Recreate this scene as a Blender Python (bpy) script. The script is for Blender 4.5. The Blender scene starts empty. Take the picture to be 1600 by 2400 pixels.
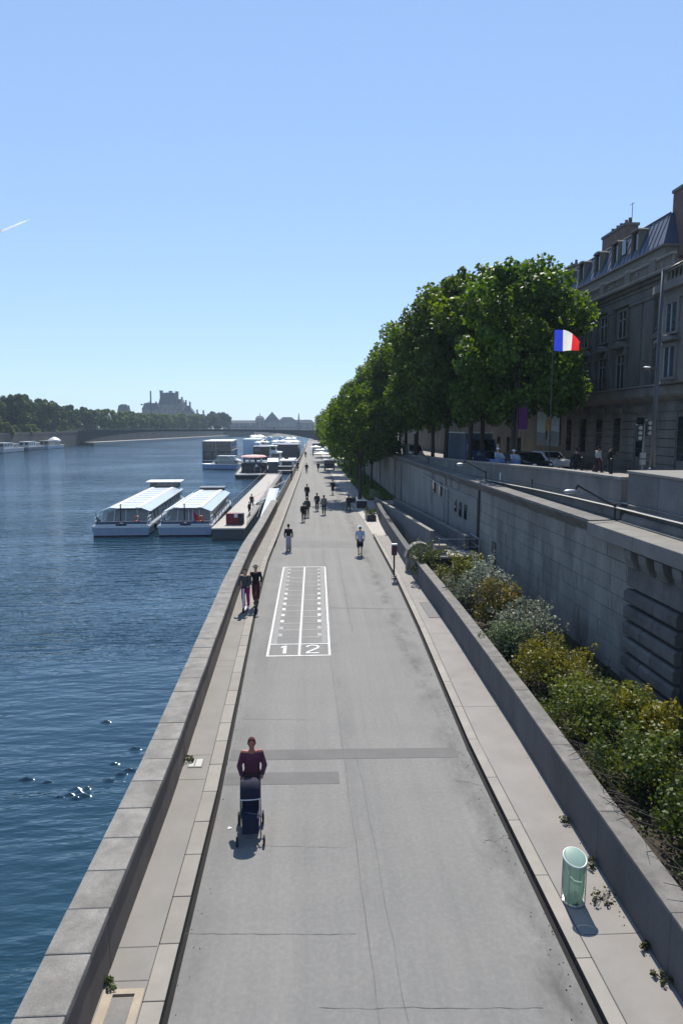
import bpy, bmesh, math, random
import numpy as np
from mathutils import Vector, Matrix, Euler
R = math.radians
SC = bpy.context.scene
COL = SC.collection
random.seed(7)

# ------------------------------------------------------------------ camera, sky, sun, exposure
cam = bpy.data.cameras.new('camera')
cam.sensor_fit = 'VERTICAL'
cam.sensor_height = 36.0
cam.lens = 24.0
cam.clip_start = 0.1
cam.clip_end = 12000
camo = bpy.data.objects.new('camera', cam)
COL.objects.link(camo)
camo.location = (0, 0, 8.0)
camo.rotation_euler = (R(90 - 7.125), 0, -0.04834)
SC.camera = camo

SUN_EL, SUN_AZ = 50.0, 5.0          # height above the horizon, degrees to the right of the road's direction (+Y)
w = bpy.data.worlds.new('World')
SC.world = w
w.use_nodes = True
wn, wl = w.node_tree.nodes, w.node_tree.links
wn.clear()
sky = wn.new('ShaderNodeTexSky')
sky.sky_type = 'NISHITA'
sky.sun_disc = False
sky.sun_elevation = R(SUN_EL)
sky.sun_rotation = R(SUN_AZ)
sky.air_density = 1.0
sky.dust_density = 0.0
sky.ozone_density = 3.0
sky.altitude = 0
bg = wn.new('ShaderNodeBackground')
bg.inputs[1].default_value = 0.12
wo = wn.new('ShaderNodeOutputWorld')
gam = wn.new('ShaderNodeGamma'); gam.inputs[1].default_value = 0.5      # a paler, more even sky, as under light summer haze
tin = wn.new('ShaderNodeMix'); tin.data_type = 'RGBA'; tin.blend_type = 'MULTIPLY'; tin.inputs[0].default_value = 1.0
tin.inputs[7].default_value = (1.47, 1.80, 2.32, 1)
wl.new(sky.outputs[0], gam.inputs[0]); wl.new(gam.outputs[0], tin.inputs[6]); wl.new(tin.outputs[2], bg.inputs[0])
wl.new(bg.outputs[0], wo.inputs[0])

sd = bpy.data.lights.new('sun', 'SUN')
sd.energy = 5.0
sd.angle = R(0.53)
sd.color = (1.0, 0.935, 0.83)
so = bpy.data.objects.new('sun', sd)
COL.objects.link(so)
so.location = (20, 60, 90)
sdir = Vector((math.sin(R(SUN_AZ)) * math.cos(R(SUN_EL)), math.cos(R(SUN_AZ)) * math.cos(R(SUN_EL)), math.sin(R(SUN_EL))))
so.rotation_euler = (-sdir).to_track_quat('-Z', 'Y').to_euler()

SC.view_settings.view_transform = 'Standard'
SC.view_settings.look = 'None'
SC.view_settings.exposure = 0.5
SC.view_settings.gamma = 1.0
SC.view_settings.use_curve_mapping = False
SC.cycles.max_bounces = 6
SC.cycles.diffuse_bounces = 3
SC.cycles.glossy_bounces = 3
SC.cycles.transmission_bounces = 4
SC.cycles.transparent_max_bounces = 6
SC.cycles.volume_bounces = 0
SC.cycles.caustics_reflective = False
SC.cycles.caustics_refractive = False
SC.cycles.use_denoising = True
SC.cycles.sample_clamp_indirect = 6

# ------------------------------------------------------------------ helpers
class MB:
    def __init__(s):
        s.v, s.f, s.m = [], [], []
    def add(s, vs, fs, m=0):
        b = len(s.v)
        s.v += [tuple(p) for p in vs]
        s.f += [tuple(b + i for i in q) for q in fs]
        s.m += [m] * len(fs)
        return s
    def box(s, x0, x1, y0, y1, z0, z1, m=0):
        vs = [(x0,y0,z0),(x1,y0,z0),(x1,y1,z0),(x0,y1,z0),(x0,y0,z1),(x1,y0,z1),(x1,y1,z1),(x0,y1,z1)]
        return s.add(vs, [(0,3,2,1),(4,5,6,7),(0,1,5,4),(1,2,6,5),(2,3,7,6),(3,0,4,7)], m)
    def obox(s, c, sz, rot=(0,0,0), m=0):
        e = Euler(rot).to_matrix()
        vs = []
        for z in (-.5,.5):
            for x, y in ((-.5,-.5),(.5,-.5),(.5,.5),(-.5,.5)):
                vs.append(Vector(c) + e @ Vector((x*sz[0], y*sz[1], z*sz[2])))
        return s.add(vs, [(0,3,2,1),(4,5,6,7),(0,1,5,4),(1,2,6,5),(2,3,7,6),(3,0,4,7)], m)
    def quad(s, a, b, c, d, m=0):
        return s.add([a,b,c,d], [(0,1,2,3)], m)
    def prism(s, poly, axis, a, b, m=0):
        n = len(poly)
        def P(p, t):
            return {'x': (t,p[0],p[1]), 'y': (p[0],t,p[1]), 'z': (p[0],p[1],t)}[axis]
        vs = [P(p,a) for p in poly] + [P(p,b) for p in poly]
        fs = [tuple(range(n-1,-1,-1)), tuple(range(n,2*n))] + [(i,(i+1)%n,n+(i+1)%n,n+i) for i in range(n)]
        return s.add(vs, fs, m)
    def tube(s, pts, r, n=8, m=0, caps=True):
        pts = [Vector(p) for p in pts]
        if not isinstance(r, (list, tuple)):
            r = [r]*len(pts)
        vs, fs = [], []
        prev = None
        for i, p in enumerate(pts):
            d = (pts[min(i+1,len(pts)-1)] - pts[max(i-1,0)])
            d = d.normalized() if d.length > 1e-9 else Vector((0,0,1))
            if prev is None:
                u = d.orthogonal().normalized()
            else:
                u = prev - d*prev.dot(d)
                u = u.normalized() if u.length > 1e-6 else d.orthogonal().normalized()
            prev = u
            q = d.cross(u)
            for k in range(n):
                a = 2*math.pi*k/n
                vs.append(p + (u*math.cos(a) + q*math.sin(a))*r[i])
        for i in range(len(pts)-1):
            for k in range(n):
                fs.append((i*n+k, i*n+(k+1)%n, (i+1)*n+(k+1)%n, (i+1)*n+k))
        if caps:
            fs.append(tuple(range(n-1,-1,-1)))
            fs.append(tuple((len(pts)-1)*n+k for k in range(n)))
        return s.add(vs, fs, m)
    def lathe(s, prof, n=16, c=(0,0,0), m=0, sy=1.0):
        vs, fs = [], []
        for r, z in prof:
            for k in range(n):
                a = 2*math.pi*k/n
                vs.append((c[0]+r*math.cos(a), c[1]+sy*r*math.sin(a), c[2]+z))
        for i in range(len(prof)-1):
            for k in range(n):
                fs.append((i*n+k, i*n+(k+1)%n, (i+1)*n+(k+1)%n, (i+1)*n+k))
        fs.append(tuple(range(n-1,-1,-1)))
        fs.append(tuple((len(prof)-1)*n+k for k in range(n)))
        return s.add(vs, fs, m)
    def ell(s, c, r, n=12, k=8, m=0, rot=(0,0,0)):
        e = Euler(rot).to_matrix()
        vs, fs = [], []
        for i in range(k+1):
            t = math.pi*(i+.02)/(k+.04)
            for j in range(n):
                a = 2*math.pi*j/n
                vs.append(Vector(c) + e @ Vector((r[0]*math.sin(t)*math.cos(a), r[1]*math.sin(t)*math.sin(a), -r[2]*math.cos(t))))
        for i in range(k):
            for j in range(n):
                fs.append((i*n+j, i*n+(j+1)%n, (i+1)*n+(j+1)%n, (i+1)*n+j))
        fs.append(tuple(range(n-1,-1,-1)))
        fs.append(tuple(k*n+j for j in range(n)))
        return s.add(vs, fs, m)
    def cap(s, a, b, ra, rb, n=10, m=0):
        """tapered limb with rounded ends"""
        a, b = Vector(a), Vector(b)
        d = (b-a)
        d = d.normalized() if d.length > 1e-6 else Vector((0,0,1))
        pts, rr = [], []
        for t in (1.0, .8, .45):
            pts.append(a - d*ra*t); rr.append(ra*math.sqrt(max(0.02, 1-t*t)))
        pts += [a, b]; rr += [ra, rb]
        for t in (.45, .8, 1.0):
            pts.append(b + d*rb*t); rr.append(rb*math.sqrt(max(0.02, 1-t*t)))
        return s.tube(pts, rr, n, m)
    def ribbon(s, A, B, m=0):
        n = len(A)
        return s.add(list(A)+list(B), [(i, i+1, n+i+1, n+i) for i in range(n-1)], m)
    def shift(s, d):
        s.v = [(x+d[0], y+d[1], z+d[2]) for x, y, z in s.v]
        return s
    def mesh(s, name, mats, smooth=False):
        me = bpy.data.meshes.new(name)
        me.from_pydata(s.v, [], s.f)
        for mm in (mats if isinstance(mats, (list, tuple)) else [mats]):
            me.materials.append(mm)
        if any(s.m):
            me.polygons.foreach_set('material_index', s.m)
        bm = bmesh.new(); bm.from_mesh(me)
        bmesh.ops.recalc_face_normals(bm, faces=bm.faces)
        bm.to_mesh(me); bm.free()
        if smooth:
            me.polygons.foreach_set('use_smooth', [True]*len(me.polygons))
        me.update()
        return me
    def build(s, name, mats, parent=None, smooth=False, bevel=0, w=False):
        if w and parent is not None:
            s.shift(-Vector(parent.location))
        return link(name, s.mesh(name, mats, smooth), parent, bevel=bevel)

def link(name, me, parent=None, loc=None, rz=None, bevel=0, rot=None, scale=None):
    o = bpy.data.objects.new(name, me)
    COL.objects.link(o)
    if parent is not None: o.parent = parent
    if loc is not None: o.location = loc
    if rz is not None: o.rotation_euler = (0,0,rz)
    if rot is not None: o.rotation_euler = rot
    if scale is not None: o.scale = scale
    if bevel:
        b = o.modifiers.new('bevel', 'BEVEL'); b.width = bevel; b.segments = 2; b.limit_method = 'ANGLE'
    return o
def tag(o, label=None, cat=None, group=None, kind=None):
    if label: o['label'] = label
    if cat: o['category'] = cat
    if group: o['group'] = group
    if kind: o['kind'] = kind
    return o
def thing(name, label, cat, loc=(0,0,0), rz=0, group=None):
    o = bpy.data.objects.new(name, None)
    o.empty_display_size = .3
    COL.objects.link(o)
    o.location = loc; o.rotation_euler = (0,0,rz)
    return tag(o, label, cat, group)
def dup(root, loc, rz=0, label=None, scale=None):
    r = root.copy(); COL.objects.link(r)
    r.location = loc; r.rotation_euler = (0,0,rz)
    if scale: r.scale = scale
    if label: r['label'] = label
    for ch in list(root.children):
        c = ch.copy(); COL.objects.link(c); c.parent = r
        for g in list(ch.children):
            d = g.copy(); COL.objects.link(d); d.parent = c
    return r
def struct(o, label=None):
    return tag(o, label, None, None, 'structure')
def lerp(tab, y):
    if y <= tab[0][0]: return tab[0][1]
    for (a, va), (b, vb) in zip(tab, tab[1:]):
        if y <= b: return va + (vb-va)*(y-a)/(b-a)
    return tab[-1][1]

# ------------------------------------------------------------------ materials
def nodes(name):
    m = bpy.data.materials.new(name); m.use_nodes = True
    n, l = m.node_tree.nodes, m.node_tree.links
    n.clear()
    o = n.new('ShaderNodeOutputMaterial'); b = n.new('ShaderNodeBsdfPrincipled')
    l.new(b.outputs[0], o.inputs[0])
    return m, n, l, b, o
def coords(n, l, scale=(1,1,1), world=False, rnd=True):
    if world:
        g = n.new('ShaderNodeNewGeometry'); out = g.outputs['Position']
    else:
        t = n.new('ShaderNodeTexCoord'); out = t.outputs['Object']
        if rnd:
            oi = n.new('ShaderNodeObjectInfo')
            a = n.new('ShaderNodeVectorMath'); a.operation = 'MULTIPLY_ADD'
            a.inputs[1].default_value = (1,1,1)
            mu = n.new('ShaderNodeMath'); mu.operation = 'MULTIPLY'; mu.inputs[1].default_value = 57.0
            l.new(oi.outputs['Random'], mu.inputs[0])
            l.new(out, a.inputs[0]); l.new(mu.outputs[0], a.inputs[2])
            out = a.outputs[0]
    mp = n.new('ShaderNodeMapping'); mp.inputs['Scale'].default_value = scale
    l.new(out, mp.inputs[0])
    return mp.outputs[0]
def noise(n, l, vec, scale, detail=4, rough=.55):
    t = n.new('ShaderNodeTexNoise'); t.inputs['Scale'].default_value = scale
    t.inputs['Detail'].default_value = detail; t.inputs['Roughness'].default_value = rough
    l.new(vec, t.inputs['Vector'])
    return t.outputs[0]
def ramp(n, l, fac, a, b, va=0.0, vb=1.0):
    r = n.new('ShaderNodeMapRange'); r.clamp = True
    for i, x in enumerate((a, b, va, vb)): r.inputs[i+1].default_value = x
    l.new(fac, r.inputs[0])
    return r.outputs[0]
def mix(n, l, fac, a, b, mode='MIX'):
    x = n.new('ShaderNodeMix'); x.data_type = 'RGBA'; x.blend_type = mode
    for sock, val in ((x.inputs[0], fac), (x.inputs[6], a), (x.inputs[7], b)):
        if isinstance(val, (int, float)): sock.default_value = val
        elif isinstance(val, (tuple, list)): sock.default_value = (*val[:3], 1)
        else: l.new(val, sock)
    return x.outputs[2]
def bump(n, l, b, h, strength, dist=.02):
    x = n.new('ShaderNodeBump'); x.inputs['Strength'].default_value = strength; x.inputs['Distance'].default_value = dist
    l.new(h, x.inputs['Height']); l.new(x.outputs[0], b.inputs['Normal'])
def mat(name, col, rough=.75, var=.18, scale=1.5, fine=25, bmp=.25, dist=.01, metal=0, spec=.4, stretch=(1,1,1), world=False, dirt=None, dirt_amt=.5, objvar=.0):
    m, n, l, b, o = nodes(name)
    v = coords(n, l, stretch, world)
    n1 = noise(n, l, v, scale, 5, .6); n2 = noise(n, l, v, fine, 3, .6)
    f = ramp(n, l, n1, .3, .7, 1-var, 1+var)
    f2 = ramp(n, l, n2, .3, .7, 1-var*.5, 1+var*.5)
    mu = n.new('ShaderNodeMath'); mu.operation = 'MULTIPLY'; l.new(f, mu.inputs[0]); l.new(f2, mu.inputs[1])
    fac = mu.outputs[0]
    if objvar:
        oi = n.new('ShaderNodeObjectInfo')
        r = ramp(n, l, oi.outputs['Random'], 0, 1, 1-objvar, 1+objvar)
        m2 = n.new('ShaderNodeMath'); m2.operation = 'MULTIPLY'; l.new(fac, m2.inputs[0]); l.new(r, m2.inputs[1]); fac = m2.outputs[0]
    sc = n.new('ShaderNodeVectorMath'); sc.operation = 'SCALE'
    sc.inputs[0].default_value = col; l.new(fac, sc.inputs['Scale'])
    c = sc.outputs[0]
    if dirt:
        d = noise(n, l, v, scale*.6, 6, .7)
        c = mix(n, l, ramp(n, l, d, .5, .72, 0, dirt_amt), c, dirt)
    l.new(c, b.inputs['Base Color'])
    b.inputs['Roughness'].default_value = rough; b.inputs['Metallic'].default_value = metal
    b.inputs['Specular IOR Level'].default_value = spec
    if bmp: bump(n, l, b, n2, bmp, dist)
    return m
def glass(name, col, rough=.06, spec=.8):
    m, n, l, b, o = nodes(name)
    v = coords(n, l)
    f = noise(n, l, v, .6, 2)
    l.new(mix(n, l, f, tuple(x*.6 for x in col), col), b.inputs['Base Color'])
    b.inputs['Roughness'].default_value = rough; b.inputs['Specular IOR Level'].default_value = spec
    bump(n, l, b, noise(n, l, v, 1.2, 2), .04, .05)
    return m
def clear_glass(name, tint=(.75,.85,.85), op=.35):
    """thin glazing: partly mirror, partly see-through"""
    m, n, l, b, o = nodes(name)
    tr = n.new('ShaderNodeBsdfTransparent'); tr.inputs[0].default_value = (*tint, 1)
    ms = n.new('ShaderNodeMixShader'); ms.inputs[0].default_value = op
    b.inputs['Base Color'].default_value = (.55,.6,.6,1); b.inputs['Roughness'].default_value = .08
    l.new(tr.outputs[0], ms.inputs[1]); l.new(b.outputs[0], ms.inputs[2]); l.new(ms.outputs[0], o.inputs[0])
    return m
def leafmat(name, c0, c1, trans=.35):
    m, n, l, b, o = nodes(name)
    at = n.new('ShaderNodeAttribute'); at.attribute_name = 'tint'
    c = mix(n, l, at.outputs['Fac'], c0, c1)
    oi = n.new('ShaderNodeObjectInfo')
    hs = n.new('ShaderNodeHueSaturation')
    l.new(ramp(n, l, oi.outputs['Random'], 0, 1, .495, .512), hs.inputs['Hue']); l.new(ramp(n, l, oi.outputs['Random'], 0, 1, .85, 1.15), hs.inputs['Value'])
    l.new(c, hs.inputs['Color'])
    l.new(hs.outputs[0], b.inputs['Base Color'])
    b.inputs['Roughness'].default_value = .55; b.inputs['Specular IOR Level'].default_value = .3
    t = n.new('ShaderNodeBsdfTranslucent')
    br = n.new('ShaderNodeHueSaturation'); br.inputs['Value'].default_value = 1.5; br.inputs['Hue'].default_value = .48; br.inputs['Saturation'].default_value = 1.15
    l.new(hs.outputs[0], br.inputs['Color'])
    l.new(br.outputs[0], t.inputs[0])
    ms = n.new('ShaderNodeMixShader'); ms.inputs[0].default_value = trans
    l.new(b.outputs[0], ms.inputs[1]); l.new(t.outputs[0], ms.inputs[2]); l.new(ms.outputs[0], o.inputs[0])
    return m

M = {}
M['coping'] = mat('coping_stone', (.18,.172,.158), .85, .3, 2.2, 34, .45, .01, dirt=(.105,.10,.09), dirt_amt=.45, objvar=.07)
M['parapet'] = mat('parapet_stone', (.115,.098,.09), .9, .15, 1.2, 30, .3, .01, objvar=.06)
M['kerb'] = mat('kerb_granite', (.235,.217,.195), .85, .1, 2, 60, .25, .004, objvar=.08)
M['walk'] = mat('walkway_asphalt', (.21,.199,.186), .9, .08, 1.2, 90, .4, .004, world=True, dirt=(.15,.137,.13), dirt_amt=.35)
M['walkR'] = mat('pavement_asphalt', (.228,.214,.199), .9, .08, 1.0, 90, .4, .004, world=True, dirt=(.155,.138,.127), dirt_amt=.4)
M['patch'] = mat('asphalt_patch', (.125,.123,.12), .9, .1, 1.5, 90, .4, .004, world=True)
M['paint'] = mat('white_road_paint', (.52,.52,.51), .75, .14, 6, 50, .1, .003, world=True, dirt=(.24,.237,.23), dirt_amt=.75)
M['paintfade'] = mat('worn_road_paint', (.31,.31,.30), .8, .2, 5, 40, .2, .003, world=True)
M['paintfaint'] = mat('faint_road_paint', (.225,.225,.222), .85, .12, 5, 40, .2, .003, world=True)
M['crack'] = mat('crack_tar', (.115,.114,.112), .9, .2, 3, 30, 0)
M['kerbside'] = mat('shaded_kerb_face', (.022,.021,.02), .95, .3, 4, 30, .2, .004)  # road-facing kerb side painted near-black, standing in for its shade
M['darkline'] = mat('painted_shade', (.012,.0115,.011), .95, .3, 3, 30, 0)  # near-black colour for the painted shade line along the kerbs
M['wallstone'] = mat('quay_stone', (.20,.195,.18), .9, .24, .9, 18, .6, .02, dirt=(.05,.049,.046), dirt_amt=.75, objvar=.10, stretch=(1,1,.33), world=True)
M['mortar'] = mat('mortar_joint', (.04,.04,.04), .95, .25, 2, 20, 0, dirt=(.02,.02,.02))
M['upstone'] = mat('parapet_limestone', (.135,.131,.126), .9, .26, 1.1, 20, .4, .012, stretch=(1,1,.4), world=True, dirt=(.06,.06,.058), dirt_amt=.55, objvar=.05)
M['pierstone'] = mat('pier_stone', (.10,.098,.095), .9, .25, 1.4, 22, .5, .02, dirt=(.035,.035,.033), dirt_amt=.6, objvar=.2)
M['slabtop'] = mat('cornice_slab_stone', (.18,.172,.158), .9, .14, 1.3, 30, .3, .01, dirt=(.13,.125,.11))
M['plcoping'] = mat('planter_coping', (.15,.142,.13), .9, .22, 3, 30, .4, .01, dirt=(.07,.068,.06), dirt_amt=.7, objvar=.08)
M['planter'] = mat('planter_concrete', (.085,.083,.085), .9, .22, .9, 30, .3, .008, stretch=(1,1,.4), world=True, dirt=(.045,.044,.043), dirt_amt=.5, objvar=.04)
M['soil'] = mat('soil', (.045,.035,.025), .98, .3, 3, 30, .8, .04)
M['concrete'] = mat('grey_concrete', (.19,.185,.175), .9, .14, 1.5, 25, .3, .01, dirt=(.11,.105,.1))
M['rubble'] = mat('rough_stone', (.27,.245,.205), .95, .25, 4, 18, 1.0, .05)
M['terrace'] = mat('pale_paving', (.36,.34,.31), .9, .1, 1, 40, .2, .005, world=True)
M['street'] = mat('street_asphalt', (.36,.35,.335), .9, .12, .5, 60, .3, .005, world=True)
M['blackmetal'] = mat('black_painted_metal', (.018,.019,.022), .45, .2, 4, 30, .05, metal=0)
M['greymetal'] = mat('grey_metal', (.32,.33,.35), .4, .15, 3, 30, .05, metal=.6)
M['whitemetal'] = mat('white_paint', (.72,.73,.73), .4, .06, 2, 20, .04)
M['white'] = mat('white_panel', (.68,.68,.67), .5, .07, 1.2, 20, .04)
M['darkglass'] = glass('dark_glass', (.02,.025,.032))
M['blueglass'] = glass('sky_glass', (.05,.07,.10), .04, 1.0)
M['clear'] = clear_glass('boat_glass')
M['facade'] = mat('facade_limestone', (.142,.136,.127), .9, .28, .6, 12, .3, .015, stretch=(1,1,.35), world=True, dirt=(.055,.053,.051), dirt_amt=.5, objvar=.05)
M['facadelight'] = mat('attic_plaster', (.16,.148,.13), .9, .1, .8, 12, .2, .01, dirt=(.11,.1,.09))
M['zinc'] = mat('zinc_roof', (.055,.075,.12), .5, .15, .7, 6, .15, .02, metal=.2, stretch=(1,1,.3))
M['brick'] = mat('chimney_brick', (.15,.10,.085), .9, .2, 2, 15, .4, .02)
M['skin'] = mat('skin', (.42,.25,.17), .6, .08, 8, 60, .05)
M['hair'] = mat('dark_hair', (.02,.015,.012), .5, .2, 20, 60, .2)
M['bark'] = mat('bark', (.055,.045,.035), .95, .3, 3, 12, .9, .06, stretch=(1,1,.35))
M['rubber'] = mat('black_rubber', (.015,.015,.016), .7, .15, 8, 40, .1)
def cloth(name, col): 
    return mat(name, col, .9, .1, 6, 60, .25, .006)
_cl = {}
def C(r, g, b, rough=.9):
    k = (r, g, b, rough)
    if k not in _cl: _cl[k] = mat('fabric_%d' % len(_cl), (r,g,b), rough, .1, 5, 50, .2, .006)
    return _cl[k]
_pt = {}
def P(r, g, b, rough=.35, var=.06):
    k = (r, g, b, rough)
    if k not in _pt: _pt[k] = mat('painted_%d' % len(_pt), (r,g,b), rough, var, 2.5, 30, .05, .004, dirt=(r*.6,g*.6,b*.6), dirt_amt=.35)
    return _pt[k]

def road_material():
    m, n, l, b, o = nodes('road_asphalt')
    v = coords(n, l, (1,1,1), True)
    fine = noise(n, l, v, 120, 3, .7)
    big = noise(n, l, v, .35, 5, .6)
    streak = noise(n, l, coords(n, l, (1.6,.045,1), True), 1.0, 4, .6)
    cross = noise(n, l, coords(n, l, (.12,.9,1), True), 1.0, 3, .5)
    base = mix(n, l, ramp(n, l, streak, .32, .68), (.148,.148,.143), (.203,.199,.19))
    base = mix(n, l, ramp(n, l, big, .35, .7, 0, .55), base, (.212,.207,.197))
    base = mix(n, l, ramp(n, l, cross, .5, .75, 0, .35), base, (.155,.155,.152))
    base = mix(n, l, ramp(n, l, fine, .35, .75, 0, .22), base, (.10,.10,.10))
    mid = noise(n, l, v, 11, 4, .7)
    base = mix(n, l, ramp(n, l, mid, .45, .72, 0, .28), base, (.115,.114,.11))
    base = mix(n, l, ramp(n, l, mid, .5, .28, 0, .2), base, (.27,.265,.255))
    # dirt washed against the right kerb and along the centre seam, ragged by noise
    sx = n.new('ShaderNodeSeparateXYZ'); g = n.new('ShaderNodeNewGeometry'); l.new(g.outputs['Position'], sx.inputs[0])
    wob = noise(n, l, coords(n, l, (1,.5,1), True), 1.3, 6, .7)
    def band(x0, wdt, amt, col, base):
        d = n.new('ShaderNodeMath'); d.operation = 'SUBTRACT'; l.new(sx.outputs[0], d.inputs[0]); d.inputs[1].default_value = x0
        a = n.new('ShaderNodeMath'); a.operation = 'ABSOLUTE'; l.new(d.outputs[0], a.inputs[0])
        k = ramp(n, l, a.outputs[0], 0, wdt, 1, 0)
        mm = n.new('ShaderNodeMath'); mm.operation = 'MULTIPLY'; l.new(k, mm.inputs[0]); l.new(ramp(n, l, wob, .4, .68, 0, amt), mm.inputs[1])
        return mix(n, l, mm.outputs[0], base, col)
    base = band(3.55, .55, .9, (.065,.064,.062), base)
    base = band(.98, .35, .55, (.115,.115,.113), base)
    base = band(-1.75, .7, .5, (.11,.112,.112), base)
    base = band(2.2, .5, .3, (.15,.148,.145), base)
    vor = n.new('ShaderNodeTexVoronoi'); vor.feature = 'DISTANCE_TO_EDGE'; vor.inputs['Scale'].default_value = 3.2
    wv = n.new('ShaderNodeVectorMath'); wv.operation = 'ADD'
    nz = n.new('ShaderNodeTexNoise'); nz.inputs['Scale'].default_value = 5; l.new(v, nz.inputs['Vector'])
    l.new(v, wv.inputs[0]); l.new(nz.outputs['Color'], wv.inputs[1]); l.new(wv.outputs[0], vor.inputs['Vector'])
    ck = ramp(n, l, vor.outputs[0], 0, .012, 1, 0)
    area = ramp(n, l, noise(n, l, v, .45, 3), .56, .68, 0, .55)
    mm = n.new('ShaderNodeMath'); mm.operation = 'MULTIPLY'; l.new(ck, mm.inputs[0]); l.new(area, mm.inputs[1])
    base = mix(n, l, mm.outputs[0], base, (.09,.09,.09))
    l.new(base, b.inputs['Base Color'])
    b.inputs['Roughness'].default_value = .85; b.inputs['Specular IOR Level'].default_value = .3
    bump(n, l, b, fine, .35, .006)
    return m
M['road'] = road_material()

def water_material():
    m, n, l, b, o = nodes('river_water')
    v = coords(n, l, (1,1,1), True)
    def wave(rot, sc, scale, det):
        mp = n.new('ShaderNodeMapping'); mp.inputs['Rotation'].default_value = (0,0,R(rot)); mp.inputs['Scale'].default_value = sc
        l.new(v, mp.inputs[0]); return noise(n, l, mp.outputs[0], scale, det, .5)
    def madd(x, k, y):
        h = n.new('ShaderNodeMath'); h.operation = 'MULTIPLY_ADD'; l.new(x, h.inputs[0]); h.inputs[1].default_value = k; l.new(y, h.inputs[2]); return h.outputs[0]
    h = madd(wave(-20, (.32,1.3,1), .42, 2), 1.5, wave(-30, (.5,1.6,1), 1.05, 3))
    h = madd(wave(8, (.6,1.5,1), 2.6, 2), .22, h)
    big = noise(n, l, coords(n, l, (.05,.02,1), True), 1, 3, .5)
    patch = wave(-15, (.06,.16,1), .5, 3)
    l.new(mix(n, l, ramp(n, l, big, .3, .7), (.004,.025,.043), (.008,.037,.055)), b.inputs['Base Color'])
    b.inputs['Roughness'].default_value = .05; b.inputs['IOR'].default_value = 1.44; b.inputs['Specular IOR Level'].default_value = 1.0
    x = n.new('ShaderNodeBump'); x.inputs['Distance'].default_value = .6
    l.new(ramp(n, l, patch, .35, .65, .2, .65), x.inputs['Strength'])
    l.new(h, x.inputs['Height']); l.new(x.outputs[0], b.inputs['Normal'])
    return m
M['water'] = water_material()

# ------------------------------------------------------------------ foliage
def leaves(name, centres, radii, per, size, material, flat=.0, seed=0, squash=1.0):
    """many leaf-sized quads gathered in clumps"""
    rng = np.random.default_rng(seed)
    cs, ts, outs = [], [], []
    for c, r in zip(centres, radii):
        k = max(3, int(per * (r**2 if per > 60 else 1)))
        d = rng.normal(size=(k,3)); d /= np.linalg.norm(d, axis=1)[:,None]
        rad = r * rng.uniform(.55, 1.06, (k,1))
        p = np.array(c) + d*rad*np.array([1,1,squash])
        cs.append(p); outs.append(d)
        ts.append(np.clip(rng.normal(.45, .22, k) + rng.normal(0,.16), 0, 1))
    p = np.concatenate(cs); out = np.concatenate(outs); t = np.concatenate(ts)
    n = len(p)
    nr = out*.8 + rng.normal(size=(n,3))*.9 + np.array([0,0,flat]); nr /= np.linalg.norm(nr, axis=1)[:,None]
    u = np.cross(nr, rng.normal(size=(n,3))); u /= np.linalg.norm(u, axis=1)[:,None]
    q = np.cross(nr, u)
    s = (size*rng.uniform(.6, 1.35, n))[:,None]
    V = np.empty((n,4,3))
    V[:,0] = p - u*s*.5; V[:,1] = p + q*s*.36 + nr*s*.08; V[:,2] = p + u*s*.5; V[:,3] = p - q*s*.36 + nr*s*.08
    me = bpy.data.meshes.new(name)
    me.vertices.add(n*4); me.vertices.foreach_set('co', V.reshape(-1))
    me.loops.add(n*4); me.loops.foreach_set('vertex_index', np.arange(n*4, dtype=np.int32))
    me.polygons.add(n); me.polygons.foreach_set('loop_start', np.arange(0, n*4, 4, dtype=np.int32))
    me.update()
    at = me.attributes.new('tint', 'FLOAT', 'FACE'); at.data.foreach_set('value', t.astype(np.float32))
    me.materials.append(material)
    me.validate()
    return me
def crown_points(rx, ry, rz, n, seed, lo=-.75, inner=.35):
    rng = np.random.default_rng(seed)
    pts = []
    while len(pts) < n:
        d = rng.normal(size=3); d /= np.linalg.norm(d)
        if d[2] < lo: continue
        k = 1.0 if rng.random() > inner else rng.uniform(.3,.8)
        k *= rng.uniform(.84, 1.08)
        # boxier than an ellipsoid
        e = np.sign(d)*np.abs(d)**.8
        pts.append((e[0]*rx*k, e[1]*ry*k, e[2]*rz*k))
    return pts
# ================================================================== THE SETTING
LK = [(-10,-2.0),(14,-2.02),(20,-2.15),(31,-2.40),(40,-2.46),(50,-2.25),(74,-1.92),(110,-1.4),(158,-.85),(220,-.3),(320,.6),(600,4.0)]
RK = [(-10,3.9),(8,3.93),(16,3.99),(26,4.36),(36,4.62),(49,4.75),(60,4.72),(80,4.2),(110,3.9),(160,3.7),(220,3.6),(320,4.2),(600,7.5)]
RB = [(-10,4.95),(9,5.12),(13,5.22),(16,5.34),(26,5.50),(36,5.50),(46,5.70),(57,6.0),(66,6.5)]
lk = lambda y: lerp(LK, y); rk = lambda y: lerp(RK, y); rb = lambda y: lerp(RB, y)
lp = lambda y: lk(y) - .91        # inner foot of the river parapet
def ys(a, b, st):
    n = max(1, int(round((b-a)/st)))
    return [a + (b-a)*i/n for i in range(n+1)]

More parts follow.
